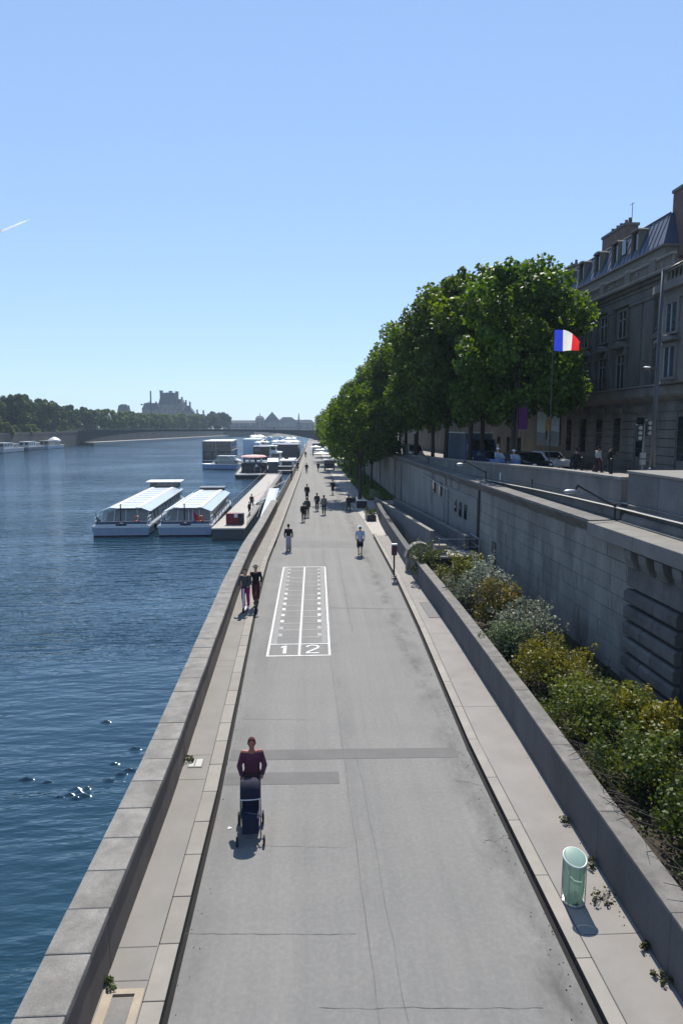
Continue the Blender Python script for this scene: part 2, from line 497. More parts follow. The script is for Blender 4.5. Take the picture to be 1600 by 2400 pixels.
# terrain, river, embankment
b = MB(); b.box(-1500, 1500, -40, 2400, -9, -5.5)
struct(b.build('terrain', mat('far_ground', (.12,.12,.09), .95, .3, .02, 1, 0, world=True)), 'flat ground far beyond the river')
b = MB(); b.quad((-145,-30,-3),(2,-30,-3),(12,760,-3),(-145,760,-3))
struct(b.build('river', M['water']), 'rippled blue-green river beside the quay')
b = MB()
Y = ys(-12, 620, 8)
A = [(lp(y)-.62, y, -.012) for y in Y]; B_ = [(lp(y)-.62, y, -5) for y in Y]
b.ribbon(A, B_); b.ribbon([(10.0, y, -.012) for y in Y], A)
struct(b.build('embankment', M['concrete']), 'stone embankment that carries the low quay')

Y = ys(-12, 620, 2)
b = MB(); b.ribbon([(lk(y)-.02, y, 0) for y in Y], [(rk(y)+.02, y, 0) for y in Y])
road = struct(b.build('road', M['road']), 'worn grey asphalt quay road running straight to the horizon')
b = MB(); Y2 = ys(47, 620, 3)
b.ribbon([(rk(y), y, -.004) for y in Y2], [(9.75, y, -.004) for y in Y2])
struct(b.build('paved_edge', M['terrace']), 'pale paved strip beside the road in front of the lawn')

# left walkway + kerb
Y = ys(-8, 240, 2)
b = MB(); b.ribbon([(lp(y)-.05, y, .14) for y in Y], [(lk(y)-.31, y, .14) for y in Y])
wl_ = struct(b.build('walkway', M['walk']), 'narrow asphalt walkway beside the river parapet')
for y in (9.62, 8.98, 14.6, 15.75, 21.9, 22.5, 27.0, 34.2, 41.5):
    b = MB(); b.ribbon([(lp(y), y, .143), (lk(y)-.32, y, .143)], [(lp(y), y+.018, .143), (lk(y)-.32, y+.018, .143)])
    b.build('pavement_joint', M['crack'], wl_)
kl = struct(thing('kerb', None, None, (lk(8), 8, 0)), 'line of pale granite kerb stones along the walkway')
y = 4.0; i = 0
st_mesh = {}
while y < 62:
    L = random.choice((1.06, 1.14, 1.2, 1.55)) if y < 45 else 1.5
    if L not in st_mesh:
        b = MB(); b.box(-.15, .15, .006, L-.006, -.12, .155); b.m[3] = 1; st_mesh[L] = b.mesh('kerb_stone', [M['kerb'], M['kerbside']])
    o = link('kerb_stone', st_mesh[L], kl, (lk(y)-.15-lk(8)+random.uniform(-.003,.003), y-8, random.uniform(-.003,.002)), bevel=.012)
    o.rotation_euler.z = -math.atan2(lk(y+L)-lk(y), L)
    y += L
Yf = ys(y, 300, 4)
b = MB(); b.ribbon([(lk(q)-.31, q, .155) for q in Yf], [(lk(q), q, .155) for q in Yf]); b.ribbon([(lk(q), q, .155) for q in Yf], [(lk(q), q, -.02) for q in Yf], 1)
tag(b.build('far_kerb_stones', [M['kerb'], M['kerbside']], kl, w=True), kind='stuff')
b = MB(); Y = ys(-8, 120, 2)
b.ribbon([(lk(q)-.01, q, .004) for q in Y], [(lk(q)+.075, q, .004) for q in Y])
tag(b.build('painted_shade', M['darkline'], road), kind='stuff')  # dark strip painted as the shade at the left kerb foot

# right pavement + kerb
Y = ys(-8, 49, 1.5)
b = MB(); b.ribbon([(rk(y)+.24, y, .13) for y in Y], [(rb(y)+.1, y, .13) for y in Y])
pr = struct(b.build('pavement', M['walkR']), 'asphalt pavement between the road and the planter wall')
kr = struct(thing('kerb', None, None, (rk(8), 8, 0)), 'flush beige kerb stones edging the right pavement')
y = 4.0
while y < 49:
    L = random.choice((1.9, 2.05, 2.4, 1.7))
    key = ('r', L)
    if key not in st_mesh:
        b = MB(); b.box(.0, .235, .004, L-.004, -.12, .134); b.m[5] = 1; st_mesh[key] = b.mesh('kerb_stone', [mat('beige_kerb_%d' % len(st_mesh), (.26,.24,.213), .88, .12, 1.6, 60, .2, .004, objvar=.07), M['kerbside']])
    o = link('kerb_stone', st_mesh[key], kr, (rk(y)-rk(8), y-8, 0), bevel=.01)
    o.rotation_euler.z = -math.atan2(rk(y+L)-rk(y), L)
    y += L
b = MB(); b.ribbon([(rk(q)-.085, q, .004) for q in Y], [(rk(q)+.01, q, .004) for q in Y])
tag(b.build('painted_shade', M['darkline'], road), kind='stuff')  # same painted shade line below the right kerb
b = MB(); b.ribbon([(rk(q)+.24, q, .133) for q in Y], [(rk(q)+.252, q, .133) for q in Y])
b.build('pavement_joint', M['crack'], pr)
for y in (9.55, 18.3, 25.2, 33.0, 40.5):
    b = MB(); b.ribbon([(rk(y)+.25, y, .133), (rb(y), y, .133)], [(rk(y)+.25, y+.016, .133), (rb(y), y+.016, .133)])
    b.build('pavement_joint', M['crack'], pr)

# patches, seams and cracks of the road, each a thin sheet
def sheet(name, pts, m, parent=road, z=.004):
    b = MB(); b.add([(x, y, z) for x, y in pts], [tuple(range(len(pts)))]); return b.build(name, m, parent)
sheet('asphalt_patch', [(-1.95,15.72),(3.62,15.62),(3.62,16.12),(-1.95,16.25)], M['patch'])
sheet('asphalt_patch', [(-1.95,14.58),(.66,14.52),(.66,15.06),(-1.95,15.12)], M['patch'])
sheet('asphalt_patch', [(-2.4,45.2),(3.6,44.6),(3.6,47.2),(-2.4,47.8)], mat('old_patch', (.152,.151,.147), .9, .1, 1.2, 80, .3, .004, world=True))
rng = random.Random(5)
def crack(x0, y0, x1, y1, wd, wob, n=26, m='crack', z=.006):
    A, B_ = [], []
    ox = 0
    for i in range(n+1):
        t = i/n; ox = ox*.7 + rng.uniform(-wob, wob)
        dx, dy = (x1-x0), (y1-y0); L = math.hypot(dx, dy)
        nx, ny = -dy/L, dx/L
        px, py = x0+dx*t+nx*ox, y0+dy*t+ny*ox
        ww = wd*rng.uniform(.3, 1.1)
        A.append((px-nx*ww, py-ny*ww, z)); B_.append((px+nx*ww, py+ny*ww, z))
    b = MB(); b.ribbon(A, B_); b.build('crack', M[m], road)
crack(.96, 5, .72, 23, .008, .012, 60); crack(.8, 24, 1.05, 60, .014, .02, 60)
crack(.93, 29.6, 4.3, 29.2, .028, .03); crack(-2.0, 10.05, .7, 9.9, .005, .012); crack(.1, 8.55, 3.2, 8.4, .005, .015)
crack(-1.2, 12.3, .7, 12.15, .005, .012); crack(-1.9, 18.1, .3, 17.9, .006, .015); crack(3.3, 14.6, 3.9, 14.3, .009, .05); crack(3.4, 12.2, 3.92, 12.4, .009, .05)
crack(1.35, 6, 1.15, 16, .005, .015, 40); crack(1.7, 26, 1.85, 44, .018, .03, 40); crack(-1.9, 14.9, -.9, 14.85, .005, .02)
# grit and leaf litter washed along the gutters
b = MB(); rg = random.Random(31)
for k in range(420):
    y = rg.uniform(6, 34)**1.0; side = rg.random()
    if side < .55: x = rk(y) - abs(rg.gauss(0,.22)) - .03; z = .005
    elif side < .8: x = lk(y) + abs(rg.gauss(0,.18)) + .06; z = .005
    else: x = rb(y) - abs(rg.gauss(0,.10)) - .02; z = .134
    r_ = rg.uniform(.004,.015); b.add([(x-r_,y-r_*.6,z),(x+r_,y-r_*.4,z),(x+r_*.7,y+r_,z+r_*.3),(x-r_*.5,y+r_*.8,z),(x,y,z+r_*.9)], [(0,1,4),(1,2,4),(2,3,4),(3,0,4)])
gr = b.build('grit', mat('grit_and_leaves', (.10,.085,.06), .95, .4, 9, 40, 0, world=True)); tag(gr, 'grit and dry leaf bits washed along the kerbs', None, None, 'stuff')
for (x, y, lab) in ((-1.62,12.9,'small white scrap of paper on the road left of the pushchair'),):
    t = thing('paper_scrap', lab, 'litter', (x,y,.006)); b = MB(); b.add([(-.04,-.03,0),(.04,-.02,.012),(.035,.035,.0),(-.03,.03,.02)], [(0,1,2,3)]); b.build('paper', M['white'], t)

# running track painted on the road
tr = struct(thing('running_track', None, None, (-.4, 23.2, 0)), 'white two-lane sprint track painted on the road, numbered 1 and 2')
def tsheet(name, pts, m='paint', z=.008):
    b = MB(); b.add([(x, y, z) for x, y in pts], [tuple(range(len(pts)))]); return b.build(name, M[m], tr, w=True)
y0, y1 = 23.2, 38.5
xl = lambda y: -1.48 + (y-y0)*(.04/15.3)
xr = lambda y: .71 + (y-y0)*(.20/15.3)
xm = lambda y: (xl(y)+xr(y))/2 + .02
def line(x_of, wd, a, c, name='track_line', m='paint', z=.008):
    Yq = ys(a, c, 1.5); b = MB(); b.ribbon([(x_of(q)-wd/2, q, z) for q in Yq], [(x_of(q)+wd/2, q, z) for q in Yq]); b.build(name, M[m], tr, w=True)
line(xl, .085, y0, y1); line(xr, .085, y0, y1); line(xm, .085, y0, y1)
for yy, th in ((y0, .10), (24.5, .085), (y1, .12)):
    tsheet('track_line', [(xl(yy)-.04, yy), (xr(yy)+.04, yy), (xr(yy)+.04, yy+th), (xl(yy)-.04, yy+th)], z=.0095)
line(lambda q: xl(q)+.17, .20, 24.6, y1, 'worn_band', 'paintfaint', .006); line(lambda q: xr(q)-.17, .20, 24.6, y1, 'worn_band', 'paintfaint', .006)
k = 0; yy = 25.35
while yy < 38.2:
    tsheet('track_rung', [(xl(yy)+.34, yy), (xm(yy)-.06, yy), (xm(yy)-.06, yy+.07), (xl(yy)+.34, yy+.07)], 'paintfade' if k % 3 else 'paintfaint', .006)
    tsheet('track_rung', [(xm(yy)+.06, yy), (xr(yy)-.34, yy), (xr(yy)-.34, yy+.07), (xm(yy)+.06, yy+.07)], 'paintfade' if (k+1) % 3 else 'paintfaint', .006)
    mm = 'paint' if 1 < k < 8 else 'paintfade'
    tsheet('track_square', [(xl(yy)+.28, yy+.16), (xl(yy)+.42, yy+.16), (xl(yy)+.42, yy+.52), (xl(yy)+.28, yy+.52)], mm, .007)
    tsheet('track_square', [(xr(yy)-.42, yy+.16), (xr(yy)-.28, yy+.16), (xr(yy)-.28, yy+.52), (xr(yy)-.42, yy+.52)], mm, .007)
    yy += .94; k += 1
b = MB()
b.add([(-.95,23.5,.008),(-.83,23.5,.008),(-.83,24.38,.008),(-.93,24.38,.008),(-1.05,24.22,.008),(-1.02,24.1,.008),(-.95,24.18,.008)], [tuple(range(7))])
b.build('number_one', M['paint'], tr, w=True)
b = MB()     # the figure 2, seen from the bridge
P2 = [(-.10,24.18),(-.05,24.32),(.10,24.40),(.26,24.36),(.33,24.22),(.28,24.05),(.12,23.86),(-.02,23.70),(-.10,23.56)]
A, B_ = [], []
for i, (x, yq) in enumerate(P2):
    a_, c_ = P2[max(0,i-1)], P2[min(len(P2)-1,i+1)]
    d = Vector((c_[0]-a_[0], c_[1]-a_[1])).normalized(); A.append((x-d.y*.05, yq+d.x*.05, .008)); B_.append((x+d.y*.05, yq-d.x*.05, .008))
b.ribbon(A, B_); b.quad((-.14,23.48,.0083),(.34,23.48,.0083),(.34,23.58,.0083),(-.14,23.58,.0083))
b.build('number_two', M['paint'], tr, w=True)

# ------------------------------------------------------------------ river parapet: coping stones on a low wall
pw = thing('river_parapet', 'low stone parapet with grey coping slabs between the river and the walkway', 'wall', (lp(8), 8, 0))
y = 3.0
pm, cm = {}, {}
while y < 64.5:
    L = (random.choice((.86,.9,.96,1.75)) if y < 26 else random.choice((1.75, 1.9))) if y < 60 else 64.6-y
    L = round(L, 3)
    if L not in cm:
        b = MB(); b.box(-.575, .03, .004, L-.004, .98, 1.11); cm[L] = b.mesh('coping_stone', M['coping'])
        b = MB(); b.box(-.55, 0, .0, L, -.4, .98); pm[L] = b.mesh('parapet_block', M['parapet'])
    a = -math.atan2(lp(y+L)-lp(y), L)
    o = link('coping_stone', cm[L], pw, (lp(y)-lp(8)+random.uniform(-.004,.004), y-8, random.uniform(-.004,.004)), a, bevel=.018)
    if round(y*10) % 2 == 0 or y > 26:
        pass
    o = link('parapet_block', pm[L], pw, (lp(y)-lp(8)+random.uniform(-.004,.004), y-8, 0), a, bevel=.008)
    y += L
# beyond the end: a thinner wall with a dark rail
b = MB(); Y = ys(66.5, 330, 4)
A = [(lp(q)-.1, q, .72) for q in Y]; A2 = [(lp(q)-.42, q, .72) for q in Y]
b.ribbon(A, A2); b.ribbon([(lp(q)-.1, q, 0) for q in Y], A); b.ribbon(A2, [(lp(q)-.42, q, -3.5) for q in Y])
b.quad((lp(66.5)-.1,66.5,.72),(lp(66.5)-.42,66.5,.72),(lp(66.5)-.42,66.5,-3.2),(lp(66.5)-.1,66.5,-3.2))
lw = thing('low_quay_wall', 'thin low quay wall with dark handrail continuing beyond the stone parapet', 'wall', (lp(66.5), 66.5, 0))
b.build('wall_face', M['concrete'], lw, w=True)
b = MB()
for z in (.82, 1.12):
    b.tube([(lp(q)-.16, q, z) for q in ys(66.5, 230, 6)], .045, 5)
b.build('handrail', M['blackmetal'], lw, w=True)
b = MB(); b.box(-.035,.035,-.035,.035,.70,1.14); pmesh = b.mesh('rail_post', M['blackmetal'])
for q in ys(66.6, 190, 2.4):
    link('rail_post', pmesh, lw, (lp(q)-.16-lp(66.5), q-66.5, 0))

# ------------------------------------------------------------------ right planter wall
pl = thing('planter_wall', 'long dark-faced concrete planter wall along the right pavement, stone coping on top', 'wall', (rb(8), 8, 0))
y = 3.0
cm2, pm2 = {}, {}
while y < 36.2:
    L = random.choice((2.6, 3.1)) if y < 33 else 36.4-y
    L = round(L, 3)
    key = L
    if key not in cm2:
        b = MB(); b.box(0, .30, 0, L-.004, -.2, 1.06); pm2[key] = b.mesh('wall_panel', M['planter'])
        b = MB(); b.box(-.006, .41, .003, L-.003, 1.06, 1.13); cm2[key] = b.mesh('coping_stone', M['plcoping'])
    a = -math.atan2(rb(y+L)-rb(y), L)
    link('wall_panel', pm2[key], pl, (rb(y)-rb(8), y-8, 0), a, bevel=.006)
    link('coping_stone', cm2[key], pl, (rb(y)-rb(8), y-8, random.uniform(-.003,.003)), a, bevel=.012)
    y += L
b = MB()
Y = ys(4, 37, 2)
b.ribbon([(rb(q)+.28, q, .42+.05*math.sin(q*1.7)) for q in Y], [(8.0, q, .28+.08*math.sin(q*2.3)) for q in Y]); b.ribbon([(8.0, q, .28+.08*math.sin(q*2.3)) for q in Y], [(10.0, q, .2) for q in Y])
struct(b.build('soil', M['soil']), 'dark planting soil between planter wall and quay wall')

# ------------------------------------------------------------------ quay wall (right), dressed stones of which each is a part
UW = 9.72
qw = thing('quay_wall', 'tall stained stone quay wall in shade behind the shrubs, topped by a cornice ledge', 'wall', (UW, 20, 0))
b = MB(); b.box(UW+.02, UW+.5, 12, 230, -1, 4.5); b.build('wall_core', M['mortar'], qw, w=True)
course = .56; sm = {}
rng = random.Random(11)
zc = -.1; r_ = 0
while zc < 4.4:
    h = min(course, 4.46-zc)
    y = 19.2 + (r_ % 2)*.8 - .4
    while y < 47.5:
        L = rng.choice((1.3, 1.6, 1.9, 2.2))
        if y + L > 47.5: L = round(48.2 - y, 2)
        key = (L, round(h,2))
        if key not in sm:
            bb = MB(); bb.box(0, .3, .008, L-.008, .007, h-.007); sm[key] = bb.mesh('wall_stone', M['wallstone'])
        link('wall_stone', sm[key], qw, (rng.uniform(-.022,.0), y-20, zc), bevel=.01)
        y += L
    zc += course; r_ += 1
b = MB(); y = 48.2
while y < 220:
    L = 4.2
    b.box(UW-.01, UW+.3, y+.015, y+L-.015, -.1, 4.44)
    y += L
tag(b.build('far_stone_facing', M['wallstone'], qw, w=True), kind='stuff')
for y in (47.9, 71, 76, 92, 108, 130):
    b = MB(); b.box(UW-.14, UW+.1, y-.35, y+.35, -.1, 4.4); b.build('pilaster', M['wallstone'], qw, w=True)
b = MB(); b.box(UW-.1, UW+.3, 38.5, 47.6, -.05, 3.9); b.build('plain_panel', M['concrete'], qw, w=True)
# cornice ledge, in lengths
y = 22.0; i = 0
while y < 210:
    L = 1.7 if y < 60 else 6
    b = MB(); b.prism([(UW-.42,4.82),(UW-.42,4.93),(UW+.6,4.95),(UW+.6,4.42),(UW-.02,4.42),(UW-.12,4.5),(UW-.30,4.72)], 'y', y+.004, y+L-.004)
    b.build('ledge_stone', M['upstone'], qw, bevel=.008, w=True)
    y += L
# small windows with bars, a door recess, downpipe and weep holes in the wall
wnm = P(.10,.10,.10)
for (yy, z0, z1, wd) in ((41.2,2.35,3.25,.62),(42.6,2.35,3.25,.62),(44.0,2.5,3.3,.5),(49.5,3.0,3.9,.5),(52.0,3.0,3.9,.5)):
    b = MB(); b.box(UW-.13, UW-.06, yy-wd/2-.035, yy+wd/2+.035, z0-.035, z1+.035)
    f = b.build('window', wnm, qw, w=True)
    b = MB(); b.box(UW-.15, UW-.128, yy-wd/2, yy+wd/2, z0, z1); b.shift((-UW,-20,0)); b.build('pane', M['darkglass'], f)
b = MB(); b.tube([(UW-.16,46.4,0),(UW-.16,46.4,3.7),(UW-.16,57.5,4.1)], .055, 6); b.build('pipe', P(.26,.265,.27), qw, w=True)
b = MB(); b.box(UW-.06, UW-.0, 34.6, 35.3, .3, 2.0); b.build('door', P(.09,.085,.075), qw, w=True)
b = MB(); b.tube([(UW-.06,38.2,0.3),(UW-.06,38.2,4.4)], .06, 6); b.build('downpipe', M['blackmetal'], qw, w=True)
b = MB(); b.box(UW-.03,UW+.05,-.11,.11,-.07,.07); hm = b.mesh('weep_hole', M['darkline'])
for yy, zz in ((28.6,3.0),(29.4,3.1),(24.2,2.6),(22.6,2.55),(22.2,1.1),(27.2,3.25),(31,1.7)):
    link('weep_hole', hm, qw, (0, yy-20, zz))

# ------------------------------------------------------------------ upper street and its parapet
ZS = [(0,5.5),(21,5.4),(28,5.3),(43,4.88),(59,4.46),(97,3.5),(150,3.05),(600,3.0)]
zs = lambda y: lerp(ZS, y)
Y = ys(2, 600, 4)
b = MB(); b.ribbon([(UW+.3, y, zs(y)-.02) for y in Y], [(60, y, zs(y)-.02) for y in Y])
struct(b.build('street', M['street']), 'upper quay street in front of the stone mansion')
b = MB()
b.ribbon([(UW+.5, y, zs(y)+.12) for y in Y], [(12.2, y, zs(y)+.12) for y in Y]); b.ribbon([(12.2, y, zs(y)+.12) for y in Y], [(12.2, y, zs(y)-.02) for y in Y])
struct(b.build('upper_pavement', M['terrace']), 'pale tree-lined pavement behind the upper parapet')
b = MB(); b.ribbon([(18.8, y, zs(y)+.12) for y in Y], [(22.2, y, zs(y)+.12) for y in Y]); b.ribbon([(18.8, y, zs(y)-.02) for y in Y], [(18.8, y, zs(y)+.12) for y in Y])
struct(b.build('building_pavement', M['walkR']), 'pavement along the foot of the mansion')
up = thing('upper_parapet', 'smooth grey stone parapet along the upper street, sloping down into the distance', 'wall', (10.3, 22, 5))
y = 22.0
while y < 200:
    L = 3.4 if y < 60 else 7
    b = MB()
    z0, z1 = zs(y)+.86, zs(y+L)+.86
    for (xa, xb, top, bot, nm, mm) in ((10.3, 10.66, 0, 3.0, 'parapet_block', 'upstone'), (10.26, 10.7, .11, 0.003, 'coping_stone', 'coping')):
        b = MB()
        a0, a1 = (z0+top, z1+top); c0, c1 = (4.5, 4.5) if nm == 'parapet_block' else (z0+.003, z1+.003)
        if nm == 'parapet_block': c0 = min(4.5, z0-.9); c1 = min(4.5, z1-.9)
        ya, yb = y+.004, y+L-.004
        b.add([(xa,ya,c0),(xb,ya,c0),(xb,yb,c1),(xa,yb,c1),(xa,ya,a0),(xb,ya,a0),(xb,yb,a1),(xa,yb,a1)], [(0,3,2,1),(4,5,6,7),(0,1,5,4),(1,2,6,5),(2,3,7,6),(3,0,4,7)])
        b.build(nm, M[mm], up, bevel=.012, w=True)
    y += L

# ------------------------------------------------------------------ bridge pier at the right edge
bp = thing('bridge_abutment', 'rusticated stone bridge abutment with corbels and a big cornice slab at the right edge', 'bridge', (9.5, 18, 0))
b = MB(); b.box(9.62, 14, 8, 19.42, -1, 4.45); b.build('abutment_core', M['mortar'], bp, w=True)
zz = -.15
rng = random.Random(3)
ps = {}
while zz < 3.15:
    h = .49
    y = 19.55
    for L in ((1.75, 1.2) if int(zz*10) % 2 else (1.1, 1.85)):
        bb = MB(); bb.prism([(9.62, zz+.01),(9.46, zz+.01),(9.39, zz+.08),(9.39, zz+h-.15),(9.46, zz+h-.075),(9.62, zz+h-.075)], 'y', y-L+.012, y-.004)
        bb.build('rusticated_stone', M['pierstone'], bp, bevel=.02, w=True)
        y -= L
    bb = MB(); bb.box(9.7, 10.2, 11, 16.45, zz+.02, zz+h-.02); bb.build('rusticated_stone', M['pierstone'], bp, w=True, bevel=.02)
    zz += h
b = MB(); b.box(9.50, 9.75, 16.5, 19.6, 3.28, 4.0); b.build('plain_course', M['pierstone'], bp, bevel=.015, w=True)
for y in (19.1, 18.2, 17.3, 16.4, 15.5, 14.6):
    b = MB(); b.prism([(9.5,3.86),(9.36,3.92),(9.22,4.2),(9.18,4.45),(9.62,4.45),(9.62,3.86)], 'y', y-.22, y+.22); b.build('corbel', M['upstone'], bp, bevel=.03, w=True)
for ya, yb in ((21.75, 18.6), (18.592, 15.4), (15.392, 12.2), (12.192, 9)):
    b = MB(); b.prism([(9.1,4.50),(9.1,4.92),(10.14,4.95),(10.5,4.95),(10.5,4.46),(9.2,4.46)], 'y', yb, ya); b.build('cornice_slab', M['slabtop'], bp, bevel=.02, w=True)
b = MB(); b.prism([(10.12,4.95),(10.12,5.10),(10.2,5.22),(10.42,5.22),(10.42,4.95)], 'y', 9, 21.5); b.build('base_moulding', M['upstone'], bp, bevel=.012, w=True)
b = MB(); b.box(9.98,10.07,9,21.4,4.955,4.995); b.build('drip_ledge', M['coping'], bp, bevel=.01, w=True)
pdm = mat('pedestal_stone', (.12,.122,.127), .9, .22, .8, 16, .3, .012, dirt=(.05,.05,.055), dirt_amt=.6)
for ya, yb in ((21.55, 19.6), (19.594, 17.4), (17.394, 12)):
    b = MB(); b.box(10.3, 12.9, yb, ya, 5.2, 6.50); b.build('pedestal_block', pdm, bp, bevel=.02, w=True)
b = MB(); b.box(10.26, 12.94, 12, 21.6, 6.503, 6.60); b.build('pedestal_cap', M['slabtop'], bp, bevel=.02, w=True)

# steep little wavelets that catch the sun
b = MB(); rg = random.Random(6)
for (x, y) in ((-7.13,20.02),(-6.81,19.64),(-7.22,19.73),(-6.82,20.06),(-7.49,19.6),(-6.27,20.49),(-6.03,20.87),(-5.8,21.13),(-6.43,21.59),(-8.9,20.69),(-8.17,20.5),(-6.01,22.62),(-7.62,24.85),(-5.82,35.8),(-17.1,40.6),(-6.95,19.5),(-7.0,19.85)):
    Rr = rg.uniform(.2,.36) if y < 30 else .22; hh = Rr*.28
    b.lathe([(Rr*k/9, hh*(1+math.cos(math.pi*k/9))/2-.004) for k in range(9,0,-1)], 20, (x,y,-3), 0, .6)
wv_ = b.build('wavelets', M['water'], None, True); tag(wv_, 'steep wavelets glinting in the sun near the parapet', None, None, 'stuff')
# ------------------------------------------------------------------ access ramp between planter wall and quay wall
rp = thing('access_ramp', 'sloping access ramp with two low side walls against the quay wall, behind the first shrub', 'ramp', (7.5, 38, 0))
rampm = mat('ramp_concrete', (.12,.122,.125), .9, .13, 1.2, 25, .3, .01, dirt=(.07,.07,.07))
b = MB(); b.add([(6.9,38,.95),(9.0,38,.95),(9.0,70,0.02),(6.9,70,0.02),(6.9,38,-.1),(9.0,38,-.1),(9.0,70,-.1),(6.9,70,-.1)], [(0,1,2,3),(0,4,5,1),(0,3,7,4),(1,5,6,2)])
b.build('ramp_deck', rampm, rp, w=True)
for xa, xb, hh in ((6.85,7.05,1.15),(8.85,9.05,.85)):
    b = MB(); b.add([(xa,37.9,0),(xb,37.9,0),(xb,71,-.1),(xa,71,-.1),(xa,37.9,.95+hh),(xb,37.9,.95+hh),(xb,71,.05+hh*.5),(xa,71,.05+hh*.5)], [(4,5,6,7),(0,1,5,4),(1,2,6,5),(2,3,7,6),(3,0,4,7)])
    b.build('side_wall', rampm, rp, w=True)
    b = MB(); b.add([(xa-.03,37.85,.955+hh),(xb+.03,37.85,.955+hh),(xb+.03,71,.055+hh*.5),(xa-.03,71,.055+hh*.5),(xa-.03,37.85,1.02+hh),(xb+.03,37.85,1.02+hh),(xb+.03,71,.12+hh*.5),(xa-.03,71,.12+hh*.5)], [(4,5,6,7),(0,1,5,4),(1,2,6,5),(2,3,7,6),(3,0,4,7),(3,2,1,0)])
    b.build('wall_cap', M['coping'], rp, w=True)
b = MB(); b.box(6.55,9.35,36.3,38.3,.86,.98); b.build('landing_slab', M['terrace'], rp, w=True, bevel=.01)
b = MB(); b.box(6.8,9.1,37.0,37.9,0,.855); b.build('landing_base', M['mortar'], rp, w=True)
for z in (1.45, 1.9):
    b = MB(); b.tube([(7.1,36.5,z),(9.3,36.5,z),(9.3,38.4,z)], .025, 6); b.build('railing', M['greymetal'], rp, w=True)
for x in (7.1, 9.3):
    b = MB(); b.box(x-.03,x+.03,36.47,36.53,.98,1.95); b.build('railing_post', M['greymetal'], rp, w=True)
ew = thing('stone_pier', 'rough stone end pier with arched coping closing the planter beside the ramp', 'wall', (6.1, 36.6, 0))
arch = [(-.75,0),(-.75,.85),(-.62,1.25),(-.35,1.52),(0,1.62),(.35,1.5),(.6,1.2),(.72,.85),(.85,.8),(.85,0)]
b = MB(); b.prism(arch, 'y', 0, .55); b.build('pier_core', M['rubble'], ew)
b = MB()
for (x0,z0),(x1,z1) in zip(arch[1:8], arch[2:9]):
    dx, dz = x1-x0, z1-z0; L = math.hypot(dx,dz); nx, nz = -dz/L*.09, dx/L*.09
    b.prism([(x0,z0),(x1,z1),(x1+nx,z1+nz),(x0+nx,z0+nz)], 'y', -.06, .6)
b.build('arched_coping', M['coping'], ew)
b = MB(); b.box(.86,1.5,.25,.75,0,1.5); b.build('buttress', M['rubble'], ew)
fw = thing('ramp_wall', 'grey low wall running from the stone pier beside the ramp towards the lawn', 'wall', (rb(38), 37.2, 0))
b = MB(); Yq = ys(37.2, 66, 2.4)
b.ribbon([(rb(q), q, 1.05-max(0,(q-55))*.02) for q in Yq], [(rb(q)+.35, q, 1.05-max(0,(q-55))*.02) for q in Yq]); b.ribbon([(rb(q), q, -.05) for q in Yq], [(rb(q), q, 1.05-max(0,(q-55))*.02) for q in Yq]); b.ribbon([(rb(q)+.35, q, 1.05-max(0,(q-55))*.02) for q in Yq], [(rb(q)+.35, q, -.05) for q in Yq])
b.box(rb(66), rb(66)+.35, 66, 66.2, -.05, .8)
b.build('wall_face', M['planter'], fw, w=True)

# ------------------------------------------------------------------ lawn strip
b = MB(); b.box(6.3, 9.6, 74, 150, .0, .04); 
lawn = struct(b.build('lawn', M['soil']), 'grass strip at the foot of the quay wall')
gm = leafmat('grass_blade', (.06,.11,.018), (.12,.19,.03), .3)
rng_ = np.random.default_rng(2)
pts = [(rng_.uniform(6.3,9.5), rng_.uniform(74.5,150), rng_.uniform(.05,.2)) for _ in range(900)]
g_ = link('grass', leaves('grass', pts, [.32]*len(pts), 16, .22, gm, .2, 3, .4)); tag(g_, 'bright green grass on the strip below the quay wall', None, None, 'stuff')
for i, (x, y, s, lab) in enumerate(((6.9,118,1.0,'low bright green bush at the far end of the grass strip'),(7.4,74.5,.75,'pale leafy plant at the near end of the grass strip'))):
    t = thing('bush', lab, 'bush', (x,y,0))
    cp = crown_points(.9*s,.9*s,.7*s,14,30+i,-.3)
    link('foliage', leaves('foliage', [(a,b_,c+.7*s) for a,b_,c in cp], [.38*s]*14, 600, .13, leafmat('bush_leaf_%d'%i, (.05,.10,.015) if i==0 else (.16,.2,.12), (.13,.22,.03) if i==0 else (.3,.34,.22)), 0, i), t)
    b = MB(); b.tube([(0,0,0),(.05,0,.5*s)], [.04,.02], 6); b.build('stem', M['bark'], t)

